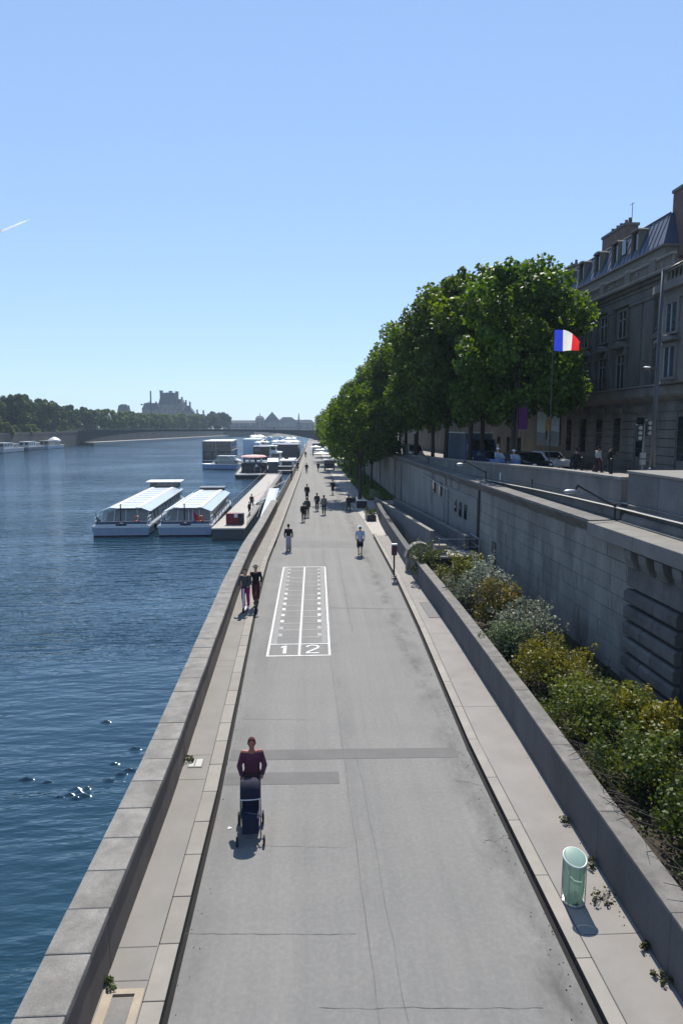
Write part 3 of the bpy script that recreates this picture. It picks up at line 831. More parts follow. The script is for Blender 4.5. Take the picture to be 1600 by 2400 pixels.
# ------------------------------------------------------------------ shrubs in the planter
SH = [ # x, y, rx, ry, h, colours, label
 (7.35,31.6,1.25,1.3,2.0,(.045,.075,.012),(.17,.17,.025),'yellow-green shrub nearest the ramp landing'),
 (5.95,34.4,.7,.9,1.9,(.035,.06,.015),(.11,.14,.04),'small dull green shrub beside the stone pier, leaning over the planter coping'),
 (6.75,28.0,.95,1.2,1.7,(.07,.09,.06),(.19,.215,.155),'grey-green shrub behind the orange-tinted one'),
 (7.75,28.6,.9,.9,2.3,(.10,.12,.09),(.25,.27,.22),'tall silvery grey shrub close to the quay wall'),
 (7.25,25.5,.85,.9,2.0,(.065,.06,.015),(.20,.17,.04),'orange-brown tinted shrub between two grey shrubs'),
 (7.7,23.0,1.25,1.2,1.75,(.07,.085,.06),(.20,.22,.17),'wide silvery shrub with loose twigs reaching toward the wall'),
 (6.65,21.8,.75,1.0,1.3,(.045,.07,.03),(.14,.17,.09),'low green shrub under the wide silvery one'),
 (7.25,19.4,1.25,1.3,1.45,(.075,.08,.012),(.24,.22,.035),'yellow-green shrub with a long twig in the middle of the row'),
 (7.3,16.2,1.5,1.5,1.35,(.045,.07,.014),(.15,.18,.035),'largest dense green shrub in front of the bridge abutment'),
 (8.3,15.6,.9,1.1,1.25,(.08,.085,.012),(.26,.23,.035),'yellowish shrub at the foot of the bridge abutment'),
 (7.0,13.5,1.0,1.1,1.45,(.03,.05,.012),(.12,.15,.03),'dark green shrub spilling onto the planter coping'),
 (7.2,11.5,1.0,1.0,1.25,(.025,.045,.01),(.10,.13,.02),'lowest dark green shrub nearest the camera'),
]
for i, (x, y, rx, ry, h, c0, c1, lab) in enumerate(SH):
    h *= .88; rx *= .92; ry *= .92
    t = thing('shrub', lab, 'shrub', (x,y,.3), random.uniform(0,6), 'shrubs in the planter')
    n = int(26*rx*ry+14)
    cp = crown_points(rx*.85, ry*.85, h*.42, n, 100+i, -.6, .4)
    cen = [(a, b_, c + h*.5) for a, b_, c in cp]
    rs = random.Random(i); rad = [rs.uniform(.2,.38) for _ in cen]
    # loose twigs that stand out of the crown
    for k in range(12):
        a = rs.uniform(0, 6.28); e = rs.uniform(.1, 1.1); L = rs.uniform(1.05, 1.35)
        cen.append((math.cos(a)*math.cos(e)*rx*L, math.sin(a)*math.cos(e)*ry*L, h*.5+math.sin(e)*h*.55*L)); rad.append(.13)
    per = 1150 if y < 22 else 650
    link('foliage', leaves('foliage', cen, rad, per, .085 if y < 22 else .11, leafmat('shrub_leaf_%d'%i, c0, c1, .3), .25, 40+i), t)
    b = MB()
    for k in range(9):
        q = cen[rs.randrange(len(cen))]
        b.tube([(rs.uniform(-.1,.1),rs.uniform(-.1,.1),-.1),(q[0]*.5,q[1]*.5,q[2]*.55),q], [.03,.02,.008], 5)
    b.build('stems', M['bark'], t)
# low ivy that covers the bed below the shrubs
rr = np.random.default_rng(8)
pts = [(rr.uniform(6.3,9.3), rr.uniform(4,33), rr.uniform(.34,.52)) for _ in range(560)]
iv = link('ground_cover', leaves('ground_cover', pts, [.26]*len(pts), 38, .085, leafmat('ivy_leaf', (.022,.04,.01), (.06,.09,.02), .2), .4, 9, .35))
tag(iv, 'dark green ivy covering the soil under the shrubs', None, None, 'stuff')
# bare twigs lying over the planter coping and hanging over the wall
b = MB(); rs = random.Random(21)
for k in range(34):
    y = rs.uniform(8.6, 14.8); x = rb(y)+.62
    p0 = Vector((x+rs.uniform(.1,.5), y, 1.0)); p1 = Vector((x-rs.uniform(.05,.3), y+rs.uniform(-.4,.4), 1.2+rs.uniform(0,.12))); p2 = p1 + Vector((rs.uniform(-.3,.02), rs.uniform(-.35,.35), rs.uniform(-.08,.15)))
    b.tube([p0, p1, p2], [.012,.009,.004], 4)
tw = b.build('dry_twigs', M['bark']); tag(tw, 'bare dry twigs straggling over the planter coping', None, None, 'stuff')
# weeds and dead leaves along the planter wall and by the parapet
wm = leafmat('weed_leaf', (.03,.035,.012), (.08,.085,.03), .2)
gwm = leafmat('green_weed_leaf', (.05,.08,.02), (.12,.15,.04), .2)
for (x, y, s, m, lab) in ((4.86,10.35,.20,wm,'dark withered weed on the pavement right of the bin'),(5.02,8.65,.12,wm,'small dark weed at the wall foot nearest the camera'),(5.06,9.2,.1,wm,'tiny dark weed at the wall foot just above the nearest one'),(5.07,11.2,.13,wm,'dark weed at the wall foot beyond the bin'),(5.12,12.6,.12,wm,'dark weed at the wall foot far beyond the bin'),(-2.86,15.45,.17,gwm,'green weed growing beside the pale access cover'),(-2.84,8.92,.1,gwm,'small green weed in the corner by the stone cover with a slot')):
    t = thing('weed', lab, 'weed', (x,y,.135))
    rs = random.Random(int(y*10)); cc = [(rs.uniform(-s,s)*.9, rs.uniform(-s,s)*.9, rs.uniform(.02,s*.7)) for _ in range(8)]
    link('foliage', leaves('foliage', cc, [s*.35]*8, 10, .055, m, .4, int(y*7)), t)
    b = MB()
    for q in cc: b.tube([(0,0,0),(q[0]*.6,q[1]*.6,q[2]*.9),q], [.006,.005,.003], 4)
    b.build('stems', M['bark'], t)

# ------------------------------------------------------------------ covers on the left walkway, dark panel on the right
t = thing('access_cover', 'pale square metal access cover in the walkway beside the green weed', 'access cover', (-2.68,15.35,.14))
b = MB(); b.box(-.17,.17,-.21,.21,0,.012); b.build('frame', M['concrete'], t)
b = MB(); b.box(-.145,-.03,-.18,.18,.012,.018); b.box(.0,.145,-.18,.18,.012,.018); b.build('plate', P(.36,.36,.35,.6), t)
t = thing('drain_cover', 'stone drain cover with a dark slot at the lower end of the walkway', 'drain cover', (-2.62,8.42,.14))
b = MB(); b.box(-.28,.28,-.42,.42,0,.01); b.build('frame', mat('buff_stone', (.33,.28,.22), .9, .15, 2, 40, .3, .005), t)
b = MB(); b.box(-.14,.16,-.38,.26,.01,.018); b.build('plate', M['concrete'], t)
b = MB(); b.box(-.14,.16,.275,.33,.0101,.0115); b.build('slot', M['darkline'], t)
t = thing('dark_panel', 'thin dark navy rectangle with a raised rim on the pavement beside the planter wall', 'metal plate', (5.2,28.6,.132))  # flat dark navy panel with a rim, lying on the pavement
b = MB(); b.box(-.22,.22,-1.2,1.2,0,.01); b.build('plate', P(.015,.02,.035,.5), t)  # flat dark navy face of the panel
b = MB(); b.box(-.25,-.22,-1.23,1.23,0,.014); b.box(.22,.25,-1.23,1.23,0,.014); b.box(-.22,.22,-1.23,-1.2,0,.014); b.box(-.22,.22,1.2,1.23,0,.014); b.build('rim', M['blackmetal'], t)

# ------------------------------------------------------------------ the bin with a green bag
BIN = t = thing('litter_bin', 'litter bin with a translucent green bag on a white hoop, on the right pavement', 'litter bin', (4.37,10.32,.13), .1)
bagm, n, l, bb, o = nodes('green_bag')
bb.inputs['Base Color'].default_value = (.27,.38,.33,1); bb.inputs['Roughness'].default_value = .35
tl = n.new('ShaderNodeBsdfTranslucent'); tl.inputs[0].default_value = (.34,.5,.42,1)
tp = n.new('ShaderNodeBsdfTransparent'); tp.inputs[0].default_value = (.66,.77,.71,1)
m1 = n.new('ShaderNodeMixShader'); m1.inputs[0].default_value = .5; m2 = n.new('ShaderNodeMixShader'); m2.inputs[0].default_value = .24
l.new(bb.outputs[0], m1.inputs[1]); l.new(tl.outputs[0], m1.inputs[2]); l.new(m1.outputs[0], m2.inputs[1]); l.new(tp.outputs[0], m2.inputs[2]); l.new(m2.outputs[0], o.inputs[0])
v = coords(n, l, (6,6,1.5)); bump(n, l, bb, noise(n, l, v, 3, 4), .8, .03)
rs = random.Random(4)
vs, fs = [], []
prof = [(.02,.06),(.15,.04),(.17,.12),(.185,.3),(.19,.55),(.19,.8),(.195,.92)]
N = 28
for i, (r, z) in enumerate(prof):
    for k in range(N):
        a = 2*math.pi*k/N
        q = r*(1+.055*math.sin(a*5+i*.4)+.045*math.sin(a*11+1+i*.7)+rs.uniform(-.03,.03)-(.05 if i in (2,4) else 0))
        vs.append((q*math.cos(a), q*math.sin(a), z + (z/.92)*.07*math.sin(a)))
for i in range(len(prof)-1):
    for k in range(N): fs.append((i*N+k, i*N+(k+1)%N, (i+1)*N+(k+1)%N, (i+1)*N+k))
b = MB(); b.add(vs, fs); b.build('bag', bagm, t, smooth=True)
b = MB(); ring = [(.2*math.cos(a), .2*math.sin(a), .93+.07*math.sin(a)) for a in [2*math.pi*k/32 for k in range(33)]]
b.tube(ring, .02, 6, caps=False); b.build('hoop', P(.5,.58,.53), t, smooth=True)
b = MB(); lid = [(.175*math.cos(a), .175*math.sin(a)+.0, .955+.075*math.sin(a)) for a in [2*math.pi*k/24 for k in range(24)]]
b.add(lid + [(0,.02,1.01)], [(k,(k+1)%24,24) for k in range(24)]); b.build('lid', P(.22,.33,.28,.5), t, smooth=True)
for a in (.6, 2.54, 3.8, 5.6):
    b = MB(); b.tube([(.2*math.cos(a),.2*math.sin(a),0),(.205*math.cos(a),.205*math.sin(a),.5),(.2*math.cos(a),.2*math.sin(a),.93+.07*math.sin(a))], .009, 6); b.build('upright', M['greymetal'], t)
b = MB(); b.lathe([(.2,0),(.2,.03),(.16,.035)], 24); b.build('base_ring', M['greymetal'], t)
b = MB(); b.ell((.0,-.02,.12),(.09,.07,.06),10,6); b.tube([(0,-.05,.1),(.02,-.03,.24)],[.03,.02],6); b.build('rubbish', C(.03,.03,.03), t)
BIN.scale = (.92,.92,.84)

# ------------------------------------------------------------------ sign post
t = thing('sign_post', 'slim dark post carrying a maroon box with a white top on the right pavement', 'sign post', (4.5,35.4,.13))
b = MB(); b.tube([(0,0,0),(0,0,1.15)], .045, 8); b.build('post', M['blackmetal'], t)
b = MB(); b.box(-.14,.14,-.1,.1,1.12,1.66); b.build('box', P(.075,.02,.035), t, bevel=.02)
b = MB(); b.box(-.15,.15,-.11,.11,1.663,1.74); b.build('cap', M['white'], t, bevel=.015)
b = MB(); b.lathe([(.16,0),(.15,.03),(.06,.05)], 12); b.build('foot', M['blackmetal'], t)

# ------------------------------------------------------------------ bracket lamps on the ledge of the quay wall
for (y, sgn, lab) in ((21.9, 1, 'black bracket lamp beside the big stone pedestal'),(38.4, 1, 'black bracket lamp above the downpipe of the quay wall'),(57.0, 1, 'black bracket lamp under the first trees, farthest along the quay wall')):
    t = thing('wall_lamp', lab, 'wall lamp', (10.08,y,4.945))
    b = MB(); b.tube([(0,0,0),(0,0,.55)], .04, 8); b.build('post', M['blackmetal'], t)
    b = MB(); b.tube([(0,0,.45),(-.5,.1,.72),(-1.15,.2,1.1),(-1.25,.2,1.12)], .032, 8); b.build('arm', M['blackmetal'], t)
    b = MB(); b.tube([(-1.18,.2,1.15),(-1.3,.2,.95)], [.05,.035], 8); b.build('joint', M['blackmetal'], t)
    b = MB(); b.ell((-1.42,.2,.93),(.26,.11,.07),14,8); b.build('lamp_head', M['greymetal'], t, smooth=True)
    b = MB(); b.ell((-1.44,.2,.895),(.2,.085,.05),12,6); b.build('lens', M['white'], t, smooth=True)

# ------------------------------------------------------------------ the mansion
FX = 22.0
bd = thing('mansion', 'grey stone Parisian mansion with slate mansard, balustrade and tall windows at the right edge', 'building', (FX, 50, 4.5))
YA, YB = 30.0, 70.0
b = MB(); b.box(FX, FX+14, YA, YB, 3, 9.7); b.build('ground_floor_wall', M['facade'], bd, w=True)
b = MB(); b.box(FX+.05, FX+14, YA, YB, 9.7, 17.0); b.build('upper_wall', M['facade'], bd, w=True)
b = MB(); b.box(FX+1.3, FX+13, 45.3, YB, 17.0, 19.7); b.build('attic_wall', M['facadelight'], bd, w=True)
b = MB(); b.box(FX+1.1, FX+13.1, 45.15, YB, 19.7, 19.84); b.build('eaves', M['facadelight'], bd, w=True)
# mansard: sloped towards the river and towards the camera
b = MB()
b.add([(FX+1.15,45.2,19.845),(FX+13,45.2,19.845),(FX+13,YB,19.845),(FX+1.15,YB,19.845),(FX+1.95,46.0,22.0),(FX+12,46.0,22.0),(FX+12,YB,22.0),(FX+1.95,YB,22.0)], [(0,1,5,4),(1,2,6,5),(2,3,7,6),(3,0,4,7)])
b.add([(FX+1.95,46.0,22.0),(FX+12,46.0,22.0),(FX+12,YB,22.0),(FX+1.95,YB,22.0),(FX+3.2,47,22.2),(FX+11,47,22.4),(FX+11,YB,22.4),(FX+3.2,YB,22.2)], [(0,1,5,4),(3,0,4,7),(4,5,6,7)])
rf = b.build('roof', M['zinc'], bd, w=True)
for y in ys(46.1, 69.5, .62):
    b = MB(); b.tube([(FX+1.14,y,19.86),(FX+1.93,y,22.01)], .02, 4); b.shift((-FX,-50,-4.5)); b.build('roof_seam', M['zinc'], rf)
b = MB(); b.tube([(FX+1.93,46.0,22.03),(FX+1.93,YB,22.03)], .05, 6); b.shift((-FX,-50,-4.5)); b.build('roof_ridge', M['facadelight'], rf)
for i, y in enumerate((49.4, 52.6, 55.8, 59.0, 62.2)):
    b = MB(); b.box(FX+1.2, FX+2.4, y-.58, y-.5, 20.0, 21.7); b.box(FX+1.2, FX+2.4, y+.5, y+.58, 20.0, 21.7); b.prism([(y-.68,21.703),(y+.68,21.703),(y+.5,21.84),(y,21.9),(y-.5,21.84)], 'x', FX+1.12, FX+2.6)
    d = b.build('dormer', M['facadelight'], bd, w=True)
    b = MB(); b.box(FX+1.38, FX+1.46, y-.5, y+.5, 20.0, 21.7); b.shift((-FX,-50,-4.5)); b.build('pane', M['darkglass'], d)
b = MB(); b.box(FX+1.3, FX+1.42, 51.0, 51.6, 20.6, 21.6); f = b.build('skylight', M['blueglass'], bd, w=True)
for (y0_, y1_, x0_, z0_, z1_) in ((53.6,57.8,FX+2.4,21.6,23.35),(43.0,46.3,FX+2.2,19.0,23.3),(64.2,66.0,FX+2.4,21.8,22.7)):
    b = MB(); b.box(x0_, x0_+1.0, y0_, y1_, z0_, z1_); ch = b.build('chimney', M['brick'], bd, w=True)
    b = MB(); b.box(x0_-.08, x0_+1.08, y0_-.08, y1_+.08, z1_+.003, z1_+.2); b.shift((-FX,-50,-4.5)); b.build('chimney_cap', M['facadelight'], ch)
    k = y0_+.4
    while k < y1_-.2:
        b = MB(); b.lathe([(.13,0),(.15,.1),(.10,.4),(.14,.45)], 10, (x0_+.5, k, z1_+.2)); b.shift((-FX,-50,-4.5)); b.build('chimney_pot', P(.12,.07,.05,.8), ch)
        k += random.choice((.6, .9, 1.1))
b = MB(); b.tube([(FX+3.0,53.9,23.4),(FX+3.0,53.9,25.1)], .025, 5); b.tube([(FX+3.0,53.6,25.0),(FX+3.0,54.4,25.05)], .018, 4); b.build('aerial', M['blackmetal'], bd, w=True)
# rusticated ground floor: each stone a part
rng = random.Random(9); st2 = {}
wins = [33.0, 36.2, 39.4, 44.6, 48.0, 51.0, 54.0, 57.0]
z = 4.6; r_ = 0
def gopen(y0_, y1_): 
    return any(y0_ < q+.62 and y1_ > q-.62 for q in wins)
while z < 8.9:
    edges = [34.2, 35.6] 
    for a_, c_ in ((37.0,38.75),(40.05,43.9),(45.3,47.3),(48.7,50.3),(51.7,53.3),(54.7,56.3)):
        L = c_-a_
        n_ = 2 if (L > 2.5) else 1
        for q in range(n_):
            w_ = round(L/n_ - .03, 3)
            key = w_
            if key not in st2: 
                bb = MB(); bb.box(-.13, .02, 0, w_, 0, .50); st2[key] = bb.mesh('rusticated_stone', M['facade'])
            link('rusticated_stone', st2[key], bd, (0, a_+q*L/n_-50, z-4.5), bevel=.03)
    z += .54; r_ += 1
for y in wins[1:]:
    b = MB(); b.box(FX-.05, FX+.02, y-.66, y+.66, 5.9, 8.75); f = b.build('window', M['facade'], bd, w=True)
    b = MB(); b.box(FX-.07, FX-.052, y-.5, y+.5, 6.0, 8.6); b.shift((-FX,-50,-4.5)); b.build('pane', M['darkglass'], f)
    for k in range(3):
        b = MB(); b.box(FX-.1, FX-.075, y-.5, y+.5, 6.5+k*.6, 6.55+k*.6); b.shift((-FX,-50,-4.5)); b.build('glazing_bar', M['blackmetal'], f)
    b = MB(); b.box(FX-.24, FX, y-.75, y+.75, 8.95, 9.35); b.build('keystone', M['facade'], bd, w=True, bevel=.03)
b = MB(); b.box(FX-.2, FX, YA, 62, 4.3, 5.05); b.build('plinth', M['facade'], bd, w=True)
# balcony band
y = YA
while y < 70:
    b = MB(); b.prism([(FX-.05,9.55),(FX-.75,9.78),(FX-.95,9.9),(FX-.95,10.42),(FX+.1,10.46),(FX+.1,9.55)], 'y', y+.003, min(y+5,70)-.003); b.build('balcony_slab', M['facade'], bd, w=True, bevel=.015)
    y += 5
b = MB(); b.box(FX-1.05, FX-.80, YA, 70, 10.463, 10.56); b.build('ledge_edge', M['coping'], bd, w=True)
b = MB()
b.box(FX-.86,FX-.82,48,70,11.32,11.36); b.box(FX-.86,FX-.82,48,70,10.62,10.65)
for q in ys(48,70,.28): b.box(FX-.85,FX-.83,q-.012,q+.012,10.46,11.33)
b.build('balcony_railing', M['blackmetal'], bd, w=True)
# piano nobile and second-floor windows, pilasters
UWIN = [(42.2,0),(48.0,0),(51.0,0),(54.0,0),(57.0,0),(60.0,0),(63.0,0),(66.0,0)]
for y, pav in UWIN:
    for (z0_, z1_, hw) in ((10.7,12.95,.62),(14.2,15.95,.62)):
        b = MB(); b.box(FX-.1,FX+.08,y-hw-.18,y-hw,z0_,z1_+.18); b.box(FX-.1,FX+.08,y+hw,y+hw+.18,z0_,z1_+.18); b.box(FX-.1,FX+.08,y-hw,y+hw,z1_,z1_+.18); b.box(FX-.16,FX+.08,y-hw-.25,y+hw+.25,z0_-.14,z0_-.003)
        f = b.build('window', M['facade'], bd, w=True)
        b = MB(); b.box(FX+.01,FX+.04,y-hw,y+hw,z0_,z1_); b.shift((-FX,-50,-4.5)); b.build('pane', M['blueglass'] if pav else M['darkglass'], f)
        b = MB(); b.box(FX-.03,FX+.008,y-.04,y+.04,z0_,z1_); b.box(FX-.03,FX+.008,y-hw,y+hw,z1_-.6,z1_-.53)
        for s in (-1,1): b.box(FX-.03,FX+.008,y+s*hw-.05,y+s*hw+.05,z0_,z1_)
        b.shift((-FX,-50,-4.5)); b.build('glazing_bar', P(.3,.31,.32), f)
        if z0_ < 12:
            b = MB(); b.prism([(y-1.0,13.45),(y+1.0,13.45),(y+.85,13.62),(y+.45,13.86),(y,13.95),(y-.45,13.86),(y-.85,13.62)], 'x', FX-.42, FX+.05); b.build('pediment', M['facade'], bd, w=True, bevel=.02)
            for s in (-1,1):
                b = MB(); b.box(FX-.25,FX+.05,y+s*.8-.1,y+s*.8+.1,12.9,13.44); b.build('bracket', M['facade'], bd, w=True, bevel=.02)
for y, hw in ((44.0,.7),(45.7,.75),(49.5,.28),(52.5,.28),(55.5,.28),(58.5,.28),(61.5,.28),(64.5,.28)):
    b = MB(); b.box(FX-.22,FX+.06,y-hw,y+hw,10.5,16.15); b.build('pilaster', M['facade'], bd, w=True, bevel=.03)
    b = MB(); b.box(FX-.32,FX+.06,y-hw-.1,y+hw+.1,16.0,16.22); b.build('capital', M['facade'], bd, w=True, bevel=.04)
for (x0_, z0_, z1_) in ((.25,16.23,16.75),(.33,16.753,16.98),(.5,16.983,17.2),(.78,17.203,17.42)):
    b = MB(); b.box(FX-x0_, FX+1.2, 40.6, 70, z0_, z1_); b.build('cornice', M['facade'], bd, w=True, bevel=.03)
# the pavilion that stands forward at the near end, with a rounded corner
pv = [(FX-1.5,39.5),(FX-1.35,40.0),(FX-1.0,40.35),(FX-.5,40.5),(FX+1.2,40.5),(FX+1.2,30),(FX-1.5,30)]
for (gr, z0_, z1_, nm) in ((0,10.47,15.1,'pavilion_wall'),(.12,15.103,15.6,'pavilion_frieze'),(.5,15.603,16.05,'pavilion_cornice')):
    pp = [(x-gr if x < FX else x, y+gr*.6 if y > 35 else y) for x, y in pv]
    b = MB(); b.prism(pp, 'z', z0_, z1_); b.build(nm, M['facade'], bd, w=True)
b = MB(); b.prism([(x-.1 if x < FX else x, y+.06 if y > 35 else y) for x, y in pv], 'z', 16.76, 16.92); b.build('pavilion_coping', M['coping'], bd, w=True)
b = MB(); b.prism([(FX-1.52,39.4),(FX-1.3,40.05),(FX-.9,40.4),(FX-.9,39.4)], 'z', 16.053, 16.757); b.build('balustrade_pier', M['facade'], bd, w=True)
for y in (38.6, 35.5):
    for z0_, z1_ in ((10.8,12.5),(13.3,14.9)):
        b = MB(); b.box(FX-1.6,FX-1.48,y-.85,y-.6,z0_,z1_+.2); b.box(FX-1.6,FX-1.48,y+.6,y+.85,z0_,z1_+.2); b.box(FX-1.6,FX-1.48,y-.6,y+.6,z1_,z1_+.2); b.box(FX-1.7,FX-1.48,y-.95,y+.95,z0_-.15,z0_-.003)
        f = b.build('window', M['facade'], bd, w=True)
        b = MB(); b.box(FX-1.53,FX-1.505,y-.6,y+.6,z0_,z1_); b.shift((-FX,-50,-4.5)); b.build('pane', M['blueglass'], f)
        b = MB(); b.box(FX-1.57,FX-1.532,y-.04,y+.04,z0_,z1_); b.box(FX-1.57,FX-1.532,y-.6,y-.54,z0_,z1_); b.box(FX-1.57,FX-1.532,y+.54,y+.6,z0_,z1_); b.shift((-FX,-50,-4.5)); b.build('glazing_bar', P(.3,.31,.32), f)
    b = MB(); b.prism([(y-1.1,12.8),(y+1.1,12.8),(y+.5,13.06),(y,13.15),(y-.5,13.06)], 'x', FX-2.0, FX-1.49); b.build('pediment', M['facade'], bd, w=True, bevel=.02)
# balustrade
b = MB(); b.lathe([(.05,0),(.09,.12),(.1,.25),(.05,.5),(.08,.68),(.08,.72)], 8); bal = b.mesh('baluster', M['facadelight'])
for ya, yb in ((41.0,43.0),(43.8,46.4),(47.2,50.4),(51.2,54.4),(55.2,58.4),(59.2,62.4)):
    b = MB(); b.box(FX-.42,FX-.14,ya,yb,18.16,18.32); b.build('balustrade_rail', M['slabtop'], bd, w=True, bevel=.02)
    b = MB(); b.box(FX-.46,FX-.1,yb+.03,yb+.77,17.423,18.42); b.build('balustrade_pier', M['facadelight'], bd, w=True, bevel=.03)
    for q in ys(ya+.15, yb-.15, .34): link('baluster', bal, bd, (-.28, q-50, 17.43-4.5))
for q in ys(31.5, 39.2, .4): link('baluster', bal, bd, (-1.35, q-50, 16.053-4.5), scale=(1,1,.98))
for y in (49.0, 53, 57, 61):
    b = MB(); b.box(FX+1.22,FX+1.3,y-.4,y+.4,17.6,18.9); f = b.build('attic_window', M['facadelight'], bd, w=True)
    b = MB(); b.box(FX+1.2,FX+1.215,y-.3,y+.3,17.7,18.8); b.shift((-FX,-50,-4.5)); b.build('pane', M['darkglass'], f)
# poster on the ground floor
t = thing('poster', 'large blue-grey poster of a standing figure in a tawny coat, hung on the mansion wall', 'poster', (FX-.16, 61.9, 6.3))
b = MB(); b.box(-.02,.03,-2.9,2.9,0,3.1); b.build('board', P(.30,.40,.52,.6,.2), t)
b = MB()
def pp_(poly, m, d): b.add([(-.022-d, -y, z) for y, z in poly], [tuple(range(len(poly)))], m)
pp_([(-2.88,.02),(2.88,.02),(2.88,1.2),(1,1.35),(-1,1.1),(-2.88,1.25)], 0, .002)
pp_([(-.62,1.35),(.5,1.3),(.62,1.9),(.52,2.35),(.1,2.55),(-.35,2.45),(-.6,2.1)], 1, .004)
pp_([(-.25,2.45),(.2,2.45),(.28,2.75),(.05,2.95),(-.25,2.85)], 2, .006)
pp_([(-.45,2.75),(.0,2.98),(.4,2.85),(.55,2.45),(.35,2.6),(.1,2.85),(-.2,2.75)], 3, .008)
pp_([(.5,2.3),(1.2,2.45),(1.3,2.6),(.6,2.55)], 3, .004)
pp_([(-.4,.5),(-.05,.5),(.1,1.32),(-.5,1.34)], 3, .004)
pp_([(.1,.02),(.3,.02),(.35,1.3),(.1,1.3)], 4, .005)
b.build('figure', [P(.14,.2,.27,.6,.2), P(.32,.22,.09,.7,.3), P(.6,.4,.28,.7), P(.02,.022,.025,.7), P(.3,.3,.32,.7)], t)

# next building behind the trees
t = thing('townhouse', 'shaded grey townhouse hidden behind the tree row', 'building', (23, 92, 3.4))
b = MB(); b.box(0,12,-20,20,-.5,13); b.build('wall', M['facade'], t)
b = MB(); b.prism([(0,13.003),(12,13.003),(10.5,16),(1.5,16)], 'y', -20, 20); b.build('roof', M['zinc'], t)
for y in range(-18,19,4):
    for z in (1.0,5,9):
        b = MB(); b.box(-.06,.0,y-.6,y+.6,z,z+2.4); b.build('window', M['darkglass'], t)
t = thing('townhouse', 'second shaded townhouse farther along behind the tree row', 'building', (24, 150, 3))
b = MB(); b.box(0,12,-30,30,-.5,14); b.build('wall', M['facade'], t)
b = MB(); b.prism([(0,14.003),(12,14.003),(10.5,17),(1.5,17)], 'y', -30, 30); b.build('roof', M['zinc'], t)

# ------------------------------------------------------------------ tree row on the upper pavement, and trees on the low quay
lm = [leafmat('plane_leaf_a', (.022,.05,.007), (.10,.175,.02), .46), leafmat('plane_leaf_b', (.024,.05,.008), (.095,.165,.02), .46)]
def crown_mesh(seed, rx, ry, rz, n, per, size, m):
    cp = crown_points(rx, ry, rz, n, seed, -.8, .3)
    rs = np.random.default_rng(seed+50); rad = rs.uniform(.65, 1.5, n)
    for k in range(30):   # sprigs that break the outline at the top and sides
        a = rs.uniform(0, 6.28); e = rs.uniform(.15, 1.45)
        cp.append((math.cos(a)*math.cos(e)*rx*rs.uniform(1.02,1.2), math.sin(a)*math.cos(e)*ry*rs.uniform(1.02,1.2), math.sin(e)*rz*rs.uniform(1.02,1.22))); rad = np.append(rad, rs.uniform(.28,.55))
    return leaves('crown', cp, rad, per, size, m, .15, seed)
CR = [crown_mesh(200+i, 4.7, 4.9, 5.9, 105, 165, .37, lm[i % 2]) for i in range(3)]
CRS = [crown_mesh(300+i, 3.0, 3.2, 3.3, 60, 170, .31, lm[i % 2]) for i in range(2)]
def trunk_mesh(h, r, seed, spread):
    rs = random.Random(seed); b = MB()
    b.tube([(0,0,-.2),(.05,0,.3),(.08,.05,h*.6),(.05,.1,h)], [r*1.35, r, r*.85, r*.75], 10)
    for k in range(6):
        a = k*1.05 + rs.uniform(-.3,.3); q = spread*rs.uniform(.6,1)
        b.tube([(.05,.1,h-.2),(math.cos(a)*q*.4,math.sin(a)*q*.4,h+1.6),(math.cos(a)*q,math.sin(a)*q,h+4.2)], [r*.55,r*.36,r*.12], 7)
    b.tube([(.05,.1,h-.1),(.1,0,h+2.5),(0,.1,h+5.5)], [r*.7,r*.45,r*.12], 7)
    return b.mesh('trunk', M['bark'], True)
TK = [trunk_mesh(4.3, .24, i, 3.0) for i in range(3)]
TKS = [trunk_mesh(3.4, .17, 10+i, 1.8) for i in range(2)]
rs = random.Random(77)
TR = [(14.4,47.5,.86,'tall leafy tree nearest the mansion, behind the tricolour flag'),(13.0,54.5,.93,'second tall tree of the row on the upper quay, left of the flag'),(14.9,58,.95,'tree standing behind the second one of the row'),(12.6,62.5,.94,'third tall tree of the row, its crown rising against the sky')]
for i, y in enumerate((70.5, 78.5, 86.5, 95, 104, 114, 125, 137, 150, 164, 180, 198, 218)):
    TR.append((12.6+rs.uniform(-.4,.4) - max(0, y-120)*.012, y, rs.uniform(.86,.95), '%s tree from the mansion in the dense row on the upper quay' % ('fifth sixth seventh eighth ninth tenth eleventh twelfth thirteenth fourteenth fifteenth sixteenth seventeenth'.split()[i])))
for i, (x, y, s, lab) in enumerate(TR):
    t = thing('tree', lab, 'tree', (x,y,zs(y)+.1), rs.uniform(0,6.28), 'tree row on the upper quay')
    t.scale = (s,s,s)
    link('trunk', TK[i % 3], t); link('crown', CR[i % 3], t, (0,0,9.6))
for i, (x, y, s) in enumerate(((5.7,76,1.12),(8.0,86,.95),(7.6,93,1.0),(7.2,101,1.05),(6.9,113,1.0),(6.6,127,1.05),(6.2,143,1.05),(6.0,162,1.1),(6.2,184,1.1),(6.5,210,1.15),(7,240,1.2))):
    t = thing('tree', 'low leafy tree on the low quay, %s from the ramp' % ('first second third fourth fifth sixth seventh eighth ninth tenth eleventh twelfth'.split()[i]), 'tree', (x,y,0), rs.uniform(0,6.28), 'trees on the low quay')
    t.scale = (s,s,s)
    link('trunk', TKS[i % 2], t); link('crown', CRS[i % 2], t, (0,0,7.0))
